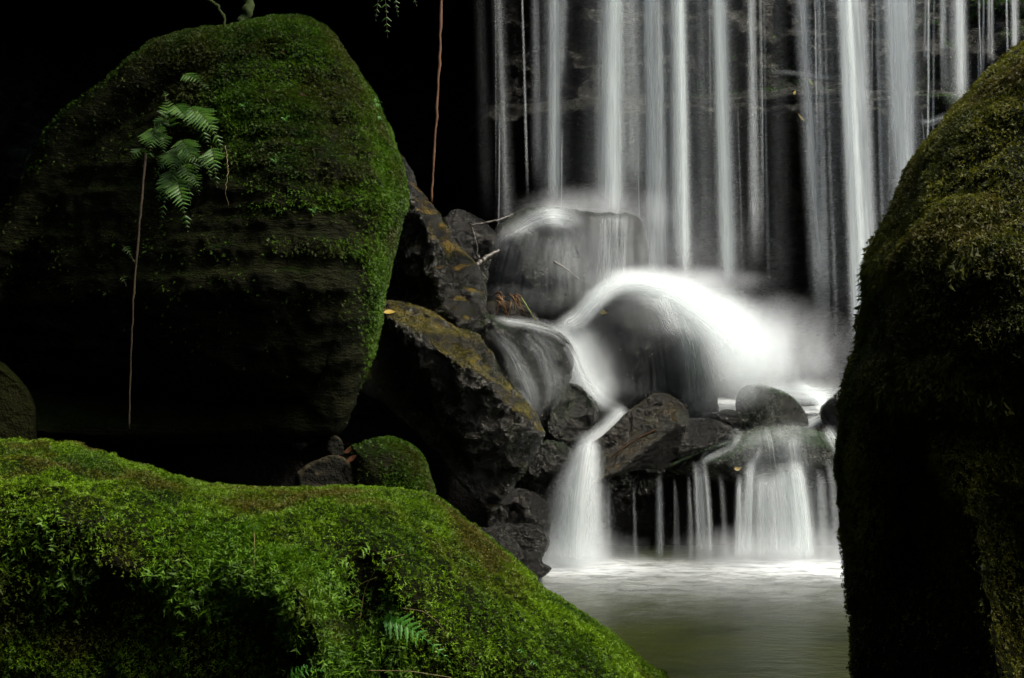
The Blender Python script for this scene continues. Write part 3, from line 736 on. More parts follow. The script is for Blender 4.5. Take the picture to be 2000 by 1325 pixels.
film(cas, [(960, 622, 12), (1030, 634, 12), (1085, 650, 12), (1116, 680, 10)], .38, layers=2, name='film')
# foam pond behind the slab
film(cas, [(1395, 795, 14, 7.36), (1440, 835, 12, 7.3), (1500, 848, 10, 7.25), (1570, 832, 16, 7.35), (1640, 800, 22, 7.5)], .75, layers=3, surf=False, name='foam_band', gap=.02, tilt=1.8)
film(cas, [(1545, 745, 14, 7.85), (1600, 775, 22, 7.7), (1622, 808, 22, 7.5), (1650, 850, 18, 7.3)], .9, layers=3, surf=False, name='foam_band', gap=.02, tilt=1.8)
film(cas, [(1420, 770, 26, 7.6), (1500, 765, 26, 7.65), (1590, 770, 24, 7.7), (1660, 770, 24, 7.7)], .6, layers=2, surf=False, name='foam_band', gap=.02, tilt=1.8)

# lower cascades
nc = empty('cascade', [float(v) for v in P(1125, 1090, 6.45)], 'narrow white cascade dropping into the pool beside the low black rock', 'cascade')
film(nc, [(1152, 845, 26, 6.56), (1145, 880, 34, 6.48), (1138, 920, 48, 6.43), (1130, 980, 64, 6.38), (1124, 1050, 74, 6.35), (1122, 1118, 78, 6.33)], .90, layers=6, surf=False, name='stream', bulge=.10, e0=.12, e1=.12, soft=.7, ns=40, nu=17)
film(nc, [(1152, 862, 14, 6.48), (1152, 900, 20, 6.40), (1156, 980, 26, 6.34), (1162, 1060, 30, 6.31), (1164, 1118, 30, 6.3)], .45, layers=2, surf=False, name='stream', bulge=.03, soft=.7)
film(nc, [(1130, 880, 12, 6.45), (1105, 960, 30, 6.40), (1092, 1040, 38, 6.36), (1088, 1118, 40, 6.34)], .45, layers=2, surf=False, name='stream', bulge=.03, soft=.7)
rc = empty('cascade', [float(v) for v in P(1500, 1090, 6.5)], 'wide cascade of white streams pouring off the greenish slab into the pool', 'cascade')
for (x0, x1, y0, w0, w1, op) in [(1290, 1293, 925, 12, 16, .38), (1365, 1378, 900, 22, 26, .62), (1188, 1190, 925, 6, 8, .3), (1405, 1420, 925, 10, 16, .12), (1345, 1352, 930, 8, 12, .14), (1318, 1324, 935, 6, 10, .12),
        (1444, 1438, 925, 12, 20, .50), (1470, 1462, 895, 28, 50, .66), (1484, 1486, 920, 24, 36, .66), (1506, 1516, 928, 14, 28, .42), (1522, 1546, 905, 30, 52, .80), (1552, 1578, 898, 34, 46, .86), (1505, 1525, 915, 120, 140, .55),
        (1616, 1640, 890, 14, 22, .28), (1598, 1612, 915, 16, 26, .30), (1634, 1652, 900, 10, 16, .25), (1236, 1240, 935, 6, 10, .10)]:
    fall(rc, x0, x1, y0, 1112, 6.5, w0 * 1.3, w1 * 1.35, op, fade_end=0.16, curve=0.6, fade_start=0.16, Yend=6.42, layers=4 if op > .5 else 2)
film(rc, [(1500, 825, 120), (1510, 865, 125), (1520, 935, 130)], .30, layers=2, name='film', soft=.9)
film(rc, [(1450, 835, 22), (1430, 870, 20), (1378, 895, 16), (1366, 925, 12)], .32, name='film')
film(rc, [(1488, 870, 8), (1474, 900, 12), (1464, 940, 18)], .5, name='film')
film(rc, [(1545, 850, 20), (1550, 895, 24), (1556, 940, 30)], .48, name='film')
film(rc, [(1610, 830, 20), (1640, 880, 20), (1645, 935, 18)], .45, name='film')

# ------------------------------------------------------------------ foam sheet and mist
def foam_mat():
    m, nt = mat_new('pool_foam'); b = NB(nt)
    out = b.n('ShaderNodeOutputMaterial'); at = b.n('ShaderNodeAttribute', attribute_name='dens')
    geo = b.n('ShaderNodeNewGeometry'); mp = b.n('ShaderNodeMapping'); b.l(geo.outputs['Position'], mp.inputs[0])
    mp.inputs['Scale'].default_value = (1, 2.4, 1)
    n = b.noise(7, 6, 0.7, mp.outputs[0], 0.6)
    f = b.math('MULTIPLY', at.outputs['Fac'], b.maprange(n, 0.25, 0.70, 0.35, 1.35))
    d = b.n('ShaderNodeBsdfDiffuse'); d.inputs[0].default_value = (0.66, 0.69, 0.67, 1)
    tp = b.n('ShaderNodeBsdfTransparent'); mx = b.n('ShaderNodeMixShader')
    b.l(b.math('MINIMUM', f, 0.97), mx.inputs[0]); b.l(tp.outputs[0], mx.inputs[1]); b.l(d.outputs[0], mx.inputs[2]); b.l(mx.outputs[0], out.inputs[0])
    return m
xs = np.arange(-0.8, 3.2, 0.025); ys = np.arange(4.2, 6.95, 0.025)
def foam_pts(x, y):
    return np.stack([x, y, 0.012 + 0.006 * fbm(np.stack([x, y, x * 0], -1) * 2, 3)], -1)
V, Fc = grid_mesh('foam', xs, ys, foam_pts, None)
px_ = CX + V[:, 0] / V[:, 1] * F_PX
x_, y_ = V[:, 0], V[:, 1]
def blob(cx, cyy, sx, sy, a): return a * np.exp(-((x_ - cx) / sx) ** 2 - ((y_ - cyy) / sy) ** 2)
dn = blob(0.36, 6.20, 0.40, 0.22, 0.70) + blob(1.62, 6.24, 0.55, 0.22, 0.66) + blob(2.1, 6.12, 0.5, 0.20, 0.5) + blob(1.0, 6.0, 1.5, 0.35, 0.20) + blob(0.6, 5.7, 1.5, 0.45, 0.10) + blob(1.6, 5.5, 0.9, 0.4, 0.05)
dn = dn + 0.02 * fbm(np.stack([x_ * 3, y_ * 7, x_ * 0], -1), 4) * np.clip((y_ - 4.6) / 1.0, 0, 1)
dn = np.clip(dn, 0, 1) * np.clip((y_ - 4.3) / 0.8, 0, 1) * np.clip((x_ + 0.75) / 0.4, 0, 1)
FOAM = foam_mat()
tag(mesh_np('foam', V, Fc, 4, FOAM, origin=(1, 6, 0.01), attrs={'dens': dn}), 'soft white foam spreading over the pool below the cascades', 'foam', kind='stuff')

xs = np.arange(1.25, 2.75, 0.03); ys = np.arange(7.10, 8.45, 0.03)
V, Fc = grid_mesh('foam', xs, ys, lambda x, y: np.stack([x, y, 0.80 + 0.05 * sstep(7.5, 8.3, y) + 0.012 * fbm(np.stack([x, y, x * 0], -1) * 4, 3)], -1), None)
x_, y_ = V[:, 0], V[:, 1]
dn = np.clip(sstep(1.25, 1.5, x_) * sstep(2.75, 2.5, x_) * sstep(7.30, 7.45, y_) * sstep(8.45, 8.1, y_) * (0.85 + 0.25 * fbm(np.stack([x_ * 3, y_ * 4, x_ * 0], -1), 3)), 0, 1)
tag(mesh_np('foam', V, Fc, 4, FOAM, origin=(2, 7.8, 0.8), attrs={'dens': dn}), 'white churning foam in the basin behind the greenish slab', 'foam', kind='stuff')

def mist_mat(name, dens, power=1.6):
    m, nt = mat_new(name); b = NB(nt)
    out = b.n('ShaderNodeOutputMaterial'); v = b.n('ShaderNodeVolumePrincipled')
    v.inputs['Color'].default_value = (0.93, 0.95, 0.96, 1); v.inputs['Anisotropy'].default_value = 0.0
    tc = b.n('ShaderNodeTexCoord'); g = b.n('ShaderNodeTexGradient', gradient_type='SPHERICAL')
    b.l(tc.outputs['Object'], g.inputs[0])
    geo = b.n('ShaderNodeNewGeometry'); mp = b.n('ShaderNodeMapping'); b.l(geo.outputs['Position'], mp.inputs[0]); mp.inputs['Scale'].default_value = (4.5, 3.0, 2.0); mp.inputs['Rotation'].default_value = (0, 0.6, 0)
    wisp = b.maprange(b.noise(1.0, 3, 0.6, mp.outputs[0]), 0.3, 0.7, 0.25, 1.75)
    d = b.math('MULTIPLY', b.math('MULTIPLY', b.math('POWER', g.outputs[1], power), dens), wisp)
    b.l(d, v.inputs['Density']); b.l(v.outputs[0], out.inputs['Volume'])
    m.cycles.volume_step_rate = 4.0
    return m
import bmesh
def mist(cpx, Y, rx, ry, rz, dens, label):
    me = bpy.data.meshes.new('mist'); bm = bmesh.new()
    bmesh.ops.create_icosphere(bm, subdivisions=3, radius=1.0); bm.to_mesh(me); bm.free()
    me.materials.append(mist_mat('mist_' + str(int(cpx[0])), dens))
    o = bpy.data.objects.new('mist', me); link(o); o.location = [float(v) for v in P(cpx[0], cpx[1], Y)]
    o.scale = (rx, ry, rz); tag(o, label, 'mist', kind='stuff'); return o
mist((1165, 415), 8.25, 0.80, 0.32, 0.24, 3.0, 'pale spray where the streams strike the broad domed rock')
mist((1475, 690), 7.65, 0.85, 0.42, 0.48, 4.2, 'white mist drifting off the middle boulder towards the right')
mist((1250, 520), 8.0, 1.15, 0.35, 0.75, 0.7, 'faint haze hanging between the falls and the domed rocks')
mist((1165, 720), 7.05, 0.28, 0.15, 0.32, 2.6, 'thin mist over the winding channel left of the middle boulder')
mist((1330, 550), 7.65, 0.70, 0.30, 0.14, 4.0, 'bright spray above the cap of the middle boulder')
mist((1125, 1088), 6.22, 0.48, 0.28, 0.22, 3.6, 'low spray at the foot of the narrow cascade')
mist((1530, 1085), 6.3, 0.78, 0.28, 0.22, 3.6, 'low spray at the foot of the wide cascade')

# ------------------------------------------------------------------ moss
def scatter(V, Fc, n, keep):
    """n random points on the faces of a mesh that point to the viewer; keep(px,py,nz,pos)->probability"""
    a, b_, c, e = (V[Fc[:, k]] for k in range(4))
    fn = np.cross(c - a, e - b_); ar = np.linalg.norm(fn, axis=1) * 0.5; nn = fn / (2 * ar[:, None] + 1e-12)
    cen = (a + b_ + c + e) / 4
    toc = np.array([0, 0, CAM_H]) - cen; toc /= np.linalg.norm(toc, axis=1, keepdims=True)
    vis = (nn * toc).sum(1) > -0.35
    px = CX + cen[:, 0] / cen[:, 1] * F_PX; py = CY - (cen[:, 2] - CAM_H) / cen[:, 1] * F_PX
    vis &= (px > -260) & (px < 2420) & (py > -120) & (py < 1480)
    wgt = ar * vis * keep(px, py, nn[:, 2], cen)
    f = rng.choice(len(Fc), n, p=wgt / wgt.sum())
    u, v = rng.random((2, n, 1))
    pos = a[f] * (1 - u) * (1 - v) + b_[f] * u * (1 - v) + c[f] * u * v + e[f] * (1 - u) * v
    return pos, nn[f]

def sprigs(name, pos, nrm, length, width, mat, parent, hang=0.4, spread=0.6, pairs=2, kind='stuff', rnd_bias=None):
    """small feathery shoots: a curved spine with paired leaflets and a tip, all as triangles"""
    n = len(pos)
    L = length * rng.uniform(0.5, 1.5, (n, 1))
    d = nrm + rng.normal(0, spread, (n, 3)) + np.array([0, 0, -hang]); d /= np.linalg.norm(d, axis=1, keepdims=True)
    s = np.cross(d, rng.normal(0, 1, (n, 3))); s /= np.linalg.norm(s, axis=1, keepdims=True) + 1e-9
    droop = np.array([0, 0, -1.0]) * hang
    def spine(t): return pos + d * L * t + droop * L * t * t * 0.6
    tris = []
    base = pos - nrm * length * 0.15
    for k in range(pairs):
        t0 = (k + 0.3) / (pairs + 0.6); p0 = spine(t0); p1 = spine(min(1, t0 + 0.55 / (pairs + 0.3)))
        wv = width * (1 - 0.35 * t0) * rng.uniform(0.7, 1.3, (n, 1))
        up = spine(min(1.1, t0 + 0.5))
        for sg in (-1, 1):
            tip = (p0 + up) * 0.5 + sg * s * wv * L / length + rng.normal(0, 0.12, (n, 3)) * L
            tris.append(np.stack([p0, p1, tip], 1))
    tris.append(np.stack([spine(0.0) - s * width * 0.12, spine(0.0) + s * width * 0.12, spine(1.12)], 1))
    T = np.stack(tris, 1)                       # n, k, 3, 3
    k = T.shape[1]
    V = T.reshape(-1, 3); Fc = np.arange(len(V))
    rn = rng.random(n) if rnd_bias is None else np.clip(rng.random(n) * 0.7 + rnd_bias * 0.5, 0, 1)
    rn = np.repeat(rn, k * 3)
    o = mesh_np(name, V, Fc, 3, mat, parent=parent, smooth=False, attrs={'rnd': rn})
    o['kind'] = kind
    return o

def keep_F(px, py, nz, c):
    nse = fbm(c * 5.0, 4)
    bare = np.clip(1.2 - 1.3 * np.exp(-((px - 690) / 70) ** 2 - ((py - 1160) / 120) ** 2) - 0.9 * np.exp(-((px - 190) / 60) ** 2 - ((py - 1180) / 100) ** 2), 0.05, 1)
    return np.clip(0.7 + 0.5 * nz + 0.35 * nse, 0.2, 1.6) * bare * (py < 1460)
pos, nrm = scatter(VF, FF, 215000, keep_F)
sprigs('moss', pos, nrm, 0.0095, 0.0032, M_moss, boulder_F, hang=0.45, spread=0.65, rnd_bias=0.5 + fbm(pos * 7, 3))
# larger leafy fronds hanging on the front face
def keep_F2(px, py, nz, c):
    a = np.exp(-((px - 560 - (py - 1150) * 0.75) / 110) ** 2) * sstep(1000, 1060, py) * 1.0
    b2 = 0.25 * np.exp(-((px - 330) / 190) ** 2 - ((py - 1120) / 90) ** 2)
    return (a + b2 + 0.02) * np.clip(0.1 + 1.8 * fbm(c * 9, 3), 0, 1.5) * (py < 1345) * (py > 985) * (px < 820)
pos, nrm = scatter(VF, FF, 5500, keep_F2)
sprigs('leafy_moss', pos, nrm, 0.020, 0.0065, M_leafy, boulder_F, hang=0.55, spread=0.4, pairs=3)

def keep_L(px, py, nz, c):
    st = fbm(c * np.array([1.6, 1.6, 9.0]), 4)
    top = sstep(430, 250, py - (px - 560) * 0.12)
    patch = np.clip(st * 1.7 + 0.05, 0, 1) * sstep(850, 520, py)
    right = sstep(690, 745, px) * 0.7
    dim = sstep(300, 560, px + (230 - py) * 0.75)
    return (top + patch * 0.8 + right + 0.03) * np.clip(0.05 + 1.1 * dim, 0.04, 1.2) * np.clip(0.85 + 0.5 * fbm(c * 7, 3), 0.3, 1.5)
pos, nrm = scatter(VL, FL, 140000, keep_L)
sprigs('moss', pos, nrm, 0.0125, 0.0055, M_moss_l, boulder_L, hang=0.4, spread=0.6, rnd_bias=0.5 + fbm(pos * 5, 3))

def keep_R(px, py, nz, c):
    return np.clip(0.65 + 0.7 * fbm(c * 4.5, 4) + 0.3 * nz, 0.25, 1.5) * np.clip(sstep(1250, 620, py) + 0.12, 0, 1)
pos, nrm = scatter(VR, FR, 165000, keep_R)
sprigs('moss', pos, nrm, 0.011, 0.0034, M_moss_r, boulder_R, hang=0.8, spread=0.6, rnd_bias=0.45 + fbm(pos * 6, 3))
def keep_R2(px, py, nz, c):
    return np.clip(-0.1 + 1.8 * fbm(c * 6.0, 4), 0, 1.5) * sstep(330, 450, py) * sstep(820, 640, py)
pos, nrm = scatter(VR, FR, 9000, keep_R2)
sprigs('shaggy_moss', pos, nrm, 0.030, 0.0035, M_moss_r, boulder_R, hang=1.2, spread=0.45, pairs=4)

def keep_D(px, py, nz, c): return sstep(700, 765, px) * sstep(985, 930, py) * np.clip(0.6 + fbm(c * 12, 3), 0, 1.5) + 0.06
pos, nrm = scatter(VD, FD, 9000, keep_D)
sprigs('moss', pos, nrm, 0.011, 0.005, M_moss_l, rock_D, hang=0.3)

def keep_C(px, py, nz, c):
    right = sstep(1770, 1830, px) * 1.2
    mid = np.exp(-((px - 1450) / 90) ** 2 - ((py - 170) / 90) ** 2) * 0.5 + np.exp(-((px - 1385) / 30) ** 2 - ((py - 450) / 70) ** 2) * 0.8
    return (right + mid + 0.05 * (px > 1000)) * np.clip(fbm(c * 5, 4) * 1.6, 0, 1.5) * (px > 900) * (py < 560)
pos, nrm = scatter(VC, FC, 26000, keep_C)
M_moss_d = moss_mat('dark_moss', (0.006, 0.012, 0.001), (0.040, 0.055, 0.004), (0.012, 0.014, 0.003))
M_moss_c = moss_mat('cliff_moss', (0.012, 0.038, 0.005), (0.080, 0.185, 0.016), (0.035, 0.07, 0.01))
sprigs('moss', pos, nrm, 0.024, 0.011, M_moss_c, cliff, hang=0.4)
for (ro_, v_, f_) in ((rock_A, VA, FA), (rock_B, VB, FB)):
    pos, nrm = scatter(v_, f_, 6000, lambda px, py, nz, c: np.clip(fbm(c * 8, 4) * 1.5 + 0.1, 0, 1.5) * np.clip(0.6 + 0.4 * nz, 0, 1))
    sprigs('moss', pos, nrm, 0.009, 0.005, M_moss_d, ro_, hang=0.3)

# ------------------------------------------------------------------ tubes, ferns, roots, twigs, leaves
def tube(name, pts, r0, r1, mat, parent=None, sides=6, m=24, wob=0.0, flat=1.0):
    pts = np.asarray(pts, float); seg = np.r_[0, np.cumsum(np.linalg.norm(np.diff(pts, axis=0), axis=1))]; seg /= seg[-1]
    t = np.linspace(0, 1, m); c = np.stack([np.interp(t, seg, pts[:, k]) for k in range(3)], 1)
    for _ in range(3):
        c[1:-1] = (c[:-2] + 2 * c[1:-1] + c[2:]) / 4
    if wob: c[1:-1] += rng.normal(0, wob, (m - 2, 3))
    tan = np.gradient(c, axis=0); tan /= np.linalg.norm(tan, axis=1, keepdims=True) + 1e-9
    ref = np.array([0.3, 0.9, 0.25]); s_ = np.cross(tan, ref); s_ /= np.linalg.norm(s_, axis=1, keepdims=True) + 1e-9; u_ = np.cross(tan, s_)
    r = (r0 + (r1 - r0) * t) * (1 + 0.15 * np.sin(t * 40))
    a = np.arange(sides) * 2 * math.pi / sides
    V = c[:, None] + r[:, None, None] * (np.cos(a)[None, :, None] * s_[:, None] + flat * np.sin(a)[None, :, None] * u_[:, None])
    V = V.reshape(-1, 3); F4 = []
    for i in range(m - 1):
        for k in range(sides):
            k2 = (k + 1) % sides; F4.append((i * sides + k, i * sides + k2, (i + 1) * sides + k2, (i + 1) * sides + k))
    V = np.concatenate([V, c[:1], c[-1:]]); n0 = m * sides
    for k in range(sides):
        k2 = (k + 1) % sides; F4.append((n0, k2, k, k)); F4.append((n0 + 1, (m - 1) * sides + k, (m - 1) * sides + k2, (m - 1) * sides + k2))
    tri = []
    for f in F4:
        if f[2] == f[3]: tri.append((f[0], f[1], f[2]))
        else: tri += [(f[0], f[1], f[2]), (f[0], f[2], f[3])]
    return mesh_np(name, V, np.array(tri), 3, mat, parent=parent)
def on(px, py, off=0.01, dflt=6.0):
    h, n = hit(px, py)
    if h is None: return P(px, py, dflt)
    return P(px, py, h[1] - off)
def leaf_material(name, c1, c2, rough=0.5, trans=0.35):
    m, nt = mat_new(name); b = NB(nt)
    out = b.n('ShaderNodeOutputMaterial'); oi = b.n('ShaderNodeObjectInfo')
    geo = b.n('ShaderNodeNewGeometry')
    c = b.mix(oi.outputs['Random'], c1, c2)
    c = b.mix(b.math('MULTIPLY', b.noise(60, 4, 0.6, geo.outputs['Position']), 0.4), c, tuple(q * 0.4 for q in c1))
    bs = b.n('ShaderNodeBsdfPrincipled'); b.l(c, bs.inputs['Base Color']); bs.inputs['Roughness'].default_value = rough
    tr = b.n('ShaderNodeBsdfTranslucent'); b.l(c, tr.inputs[0]); mx = b.n('ShaderNodeMixShader'); mx.inputs[0].default_value = trans
    b.l(bs.outputs[0], mx.inputs[1]); b.l(tr.outputs[0], mx.inputs[2]); b.l(mx.outputs[0], out.inputs[0]); return m
M_fern = leaf_material('fern_leaf', (0.035, 0.110, 0.006), (0.095, 0.220, 0.014))
M_fernb = leaf_material('fern_bright', (0.050, 0.200, 0.012), (0.090, 0.300, 0.020))
M_stem = simple_mat('fern_stem', (0.07, 0.055, 0.02), 0.6)
M_root = simple_mat('brown_root', (0.10, 0.042, 0.013), 0.6)
M_rootb = simple_mat('grey_root', (0.050, 0.034, 0.014), 0.7)
M_twig = simple_mat('pale_twig', (0.10, 0.09, 0.07), 0.45)
M_twigd = simple_mat('dark_twig', (0.06, 0.045, 0.03), 0.5)
M_straw = simple_mat('dead_grass', (0.20, 0.10, 0.035), 0.6, 0.2)
M_blade = simple_mat('grass_blade', (0.20, 0.26, 0.02), 0.5, 0.3)
M_drystem = simple_mat('dry_stem', (0.15, 0.12, 0.04), 0.6, 0.2)
M_yleaf = simple_mat('yellow_leaf', (0.42, 0.30, 0.06), 0.5, 0.3)
M_bleaf = simple_mat('brown_leaf', (0.060, 0.022, 0.007), 0.5, 0.2)
M_dleaf = simple_mat('dark_leaf', (0.03, 0.018, 0.008), 0.5, 0.1)

def leaflet_mesh(mat, teeth=6, width=0.15):
    """toothed, slightly folded leaflet of length 1 along +X, with some thickness of droop"""
    V = []; F3 = []
    n = teeth * 2
    for i in range(n + 1):
        t = i / n
        w = width * (1 - t) ** 0.75 * min(1, t * 6 + 0.35) * (1.0 if i % 2 else 0.55)
        z = -0.10 * t * t
        V += [(t, 0, z), (t + 0.03 * (i % 2), w, z - 0.25 * w), (t + 0.03 * (i % 2), -w, z - 0.25 * w)]
    for i in range(n):
        a, b_ = 3 * i, 3 * (i + 1)
        F3 += [(a, b_, b_ + 1), (a, b_ + 1, a + 1), (a, b_ + 2, b_), (a, a + 2, b_ + 2)]
    me = bpy.data.meshes.new('leaflet'); me.from_pydata(V, [], F3); me.update(); me.materials.append(mat); return me
LM = {M_fern: leaflet_mesh(M_fern, 6, 0.19), M_fernb: leaflet_mesh(M_fernb, 4, 0.19)}
from mathutils import Matrix
def frond(fern, pts, width, npair, mat=M_fern, face=(0.1, -1, 0.45), r=0.0022):
    """arching stem through three points, with paired leaflets"""
    a, b_, c = (np.asarray(p, float) for p in pts)
    t = np.linspace(0, 1, 14)[:, None]; q = (1 - t) ** 2 * a + 2 * t * (1 - t) * b_ + t * t * c
    st = tube('frond', q, r, r * 0.35, M_stem if mat is M_fern else mat, parent=fern, sides=4, m=14)
    base = Vector(fern.location); fc = Vector(face).normalized()
    for i in range(npair):
        tt = 0.10 + 0.90 * (i + 0.5) / npair
        p = Vector(((1 - tt) ** 2 * a + 2 * tt * (1 - tt) * b_ + tt * tt * c).tolist())
        tg = Vector((2 * (1 - tt) * (b_ - a) + 2 * tt * (c - b_)).tolist()).normalized()
        prof = (math.sin(math.pi * min(1, tt * 1.25 + 0.12) ** 0.8) * 0.55 + 0.62 * (1 - tt)) if tt < 0.75 else (1 - tt) * 1.75 + 0.05
        for sg in (-1, 1):
            side = tg.cross(fc).normalized() * sg
            d = (side * 0.80 + tg * 0.55 + Vector((random.uniform(-.1, .1), random.uniform(-.12, .12), random.uniform(-.15, .02)))).normalized()
            nz = (fc - d * fc.dot(d)).normalized(); ny = nz.cross(d)
            L = width * prof * random.uniform(0.88, 1.12)
            mtx = Matrix((d, ny, nz)).transposed().to_4x4() @ Matrix.Diagonal((L, L * random.uniform(.9, 1.2), L, 1))
            o = bpy.data.objects.new('leaflet', LM[mat]); COL.objects.link(o); o.parent = st
            o.matrix_basis = Matrix.Translation(p - base) @ mtx
    return st
def frond_px(fern, b, t, width_px, npair, o0=0.02, om=0.12, o1=0.07, mat=M_fern, up=0.25, r=0.0022, Y=None):
    B = on(*b, o0) if Y is None else P(b[0], b[1], Y)
    hB = B[1]
    Tp = P(t[0], t[1], min(on(*t, o1)[1], hB + 0.05) if Y is None else Y - 0.05)
    mid = np.array([(b[0] + t[0]) / 2, (b[1] + t[1]) / 2 - up * math.hypot(t[0] - b[0], t[1] - b[1])])
    Mp = P(mid[0], mid[1], min(B[1], Tp[1]) - om + o0)
    return frond(fern, (B, Mp, Tp), width_px * PXM(hB), npair, mat, r=r)

fern = empty('fern', [float(v) for v in on(345, 262)], 'large green fern hanging on the face of the huge overhanging boulder', 'fern')
for b_, t_, w_, n_ in [((353,145),(411,180),15,8), ((333,262),(320,178),19,10), ((338,203),(370,250),20,9), ((368,205),(407,288),24,11), ((380,212),(434,294),24,11), ((302,246),(290,318),24,10),
        ((300,248),(329,267),12,6), ((352,270),(386,343),24,12), ((345,285),(333,369),22,11), ((350,290),(350,360),18,9), ((340,325),(314,438),22,12), ((342,345),(367,457),24,12), ((378,340),(389,382),13,6), ((412,285),(424,370),20,9), ((284,290),(248,318),13,6), ((325,230),(292,262),14,6),((360,300),(405,330),16,7),((335,300),(300,352),16,8),((362,315),(372,400),18,9),((330,345),(306,400),16,8),((395,300),(412,352),14,7),((322,262),(318,310),14,7)]:
    frond_px(fern, b_, t_, w_ * 1.25, n_ + 2, om=random.uniform(.06, .14), r=0.0015)
fern2 = empty('fern', [float(v) for v in on(737, 212)], 'tiny fern sprouting from the right shoulder of the huge overhanging boulder', 'fern')
for b_, t_ in [((730,204),(752,216)), ((734,228),(754,242)), ((726,196),(748,202))]:
    frond_px(fern2, b_, t_, 7, 5, mat=M_fernb, om=0.03, r=0.001)
for (bx_, by_, lb_) in [(474, 204, 'tiny green seedling on the upper mossy face of the huge boulder'), (556, 231, 'tiny green seedling in the middle of the mossy face of the huge boulder'), (535, 312, 'tiny green seedling right of the pale rootlet on the huge boulder'), (612, 410, 'tiny green seedling low on the mossy face of the huge boulder')]:
    sd_ = empty('seedling', [float(v) for v in on(bx_, by_)], lb_, 'seedling')
    for (dx_, dy_) in [(10, -4), (-9, 3), (4, 10)]:
        frond_px(sd_, (bx_, by_), (bx_ + dx_, by_ + dy_), 6, 3, mat=M_fernb, o0=0.01, om=0.025, o1=0.02, r=0.0008)
fern3 = empty('fern', [float(v) for v in P(748, -120, 6.6)], 'dark fern dangling into the top of the picture against the black cave', 'fern')
for b_, t_, w_ in [((748,-110),(757,78),26), ((752,-110),(733,44),22), ((756,-110),(778,36),20), ((760,-110),(815,14),20)]:
    frond_px(fern3, b_, t_, w_, 13, Y=6.6, up=-0.02, om=0.05)
fern4 = empty('fern', [float(v) for v in on(735, 1212)], 'single bright green fern frond on the foreground boulder', 'fern')
frond_px(fern4, (733, 1210), (883, 1298), 34, 13, mat=M_fernb, om=0.05, o1=0.05, r=0.0012)
fern5 = empty('fern', [float(v) for v in on(570, 1318)], 'bright little fern at the bottom edge of the foreground boulder', 'fern')
frond_px(fern5, (555, 1330), (640, 1312), 18, 8, mat=M_fernb, om=0.04, o1=0.04, r=0.001)
frond_px(fern5, (570, 1330), (600, 1300), 14, 6, mat=M_fernb, om=0.04, o1=0.04, r=0.001)
fern6 = empty('fern', [float(v) for v in on(1030, 1285)], 'tiny pair of fern sprigs low on the right slope of the foreground boulder', 'fern')
frond_px(fern6, (1012, 1268), (1030, 1284), 9, 4, mat=M_fernb, om=0.02, r=0.0008)
frond_px(fern6, (1036, 1290), (1058, 1312), 9, 5, mat=M_fernb, om=0.02, r=0.0008)
fern7 = empty('fern', [float(v) for v in on(244, 490)], 'small dim fern low on the shaded face of the huge boulder', 'fern')
frond_px(fern7, (240, 480), (266, 520), 10, 7, om=0.04); frond_px(fern7, (236, 540), (248, 562), 9, 4, om=0.04)

tag(tube('hanging_root', [on(285, 300, .10), on(276, 400, .08), P(262, 560, on(262, 560)[1] - .06), P(255, 700, on(262, 560)[1] - .03), P(252, 838, on(262, 560)[1] - .02)], 0.0055, 0.0035, M_rootb, wob=.001, m=40), 'thin brown root hanging straight down from the fern', 'root')
tag(tube('hanging_root', [P(864, -160, 7.0), P(859, 100, 7.0), P(852, 230, 7.0), P(846, 330, 7.0), P(842, 398, 7.0)], 0.014, 0.008, M_root, wob=.002, m=40), 'reddish brown root hanging in front of the black cave left of the falls', 'root')
M_mroot = simple_mat('mossy_root', (0.035, 0.055, 0.006), 0.9)
tag(tube('mossy_root', [P(470, -120, 5.0), P(478, -30, 5.0), P(488, 5, 5.0), P(484, 25, 5.0), P(470, 45, 5.0)], 0.030, 0.024, M_mroot, wob=.003, m=30), 'thick mossy root reaching down to the top of the huge boulder', 'root')
tag(tube('mossy_root', [P(360, -60, 5.0), P(395, -8, 5.0), P(425, 12, 5.0), P(438, 32, 5.0), P(440, 55, 5.0)], 0.010, 0.007, M_mroot, wob=.003, m=30), 'slender mossy root left of the thick one above the huge boulder', 'root')
tag(tube('dry_root', [on(440, 285, .03), on(446, 330, .04), on(440, 370, .04), on(446, 405, .03)], 0.002, 0.001, M_drystem, wob=.002), 'pale dry rootlet dangling right of the big fern', 'root')
tag(tube('twig', [P(920, 441, 7.38), P(945, 436, 7.38), P(975, 430, 7.4), P(1002, 418, 7.5)], 0.008, 0.004, M_twig, wob=.002), 'pale bare twig pointing from the shaded rock to the broad domed rock', 'twig')
tag(tube('twig', [P(922, 445, 7.36), P(930, 470, 7.36), P(934, 505, 7.36)], 0.006, 0.003, M_twig, wob=.003), 'short bare twig hanging down from the fork left of the domed rock', 'twig')
tag(tube('stick', [P(928, 520, 7.3), P(950, 503, 7.34), P(975, 489, 7.4)], 0.020, 0.008, M_twig, wob=.002), 'wet silvery stick lying between the ochre boulder and the domed rock', 'stick')
tag(tube('twig', [on(1082, 512, .05), on(1105, 525, .05), on(1132, 546, .05)], 0.010, 0.003, M_twig, wob=.001), 'brown twig caught on the face of the broad domed rock', 'twig')
tag(tube('root', [on(1340, 793, .006), on(1325, 815, .006), on(1292, 838, .006), on(1252, 852, .006), on(1215, 872, .006), on(1196, 892, .006)], 0.007, 0.004, M_root, wob=.001), 'orange root running across the pyramid-shaped rock', 'root')
tag(tube('dead_twig', [on(702, 1215, .02), on(712, 1150, .04), on(738, 1105, .06), on(758, 1090, .07), on(790, 1083, .06)], 0.0009, 0.0005, M_drystem), 'dry bent stem with a forked tip above the bright fern frond', 'twig')
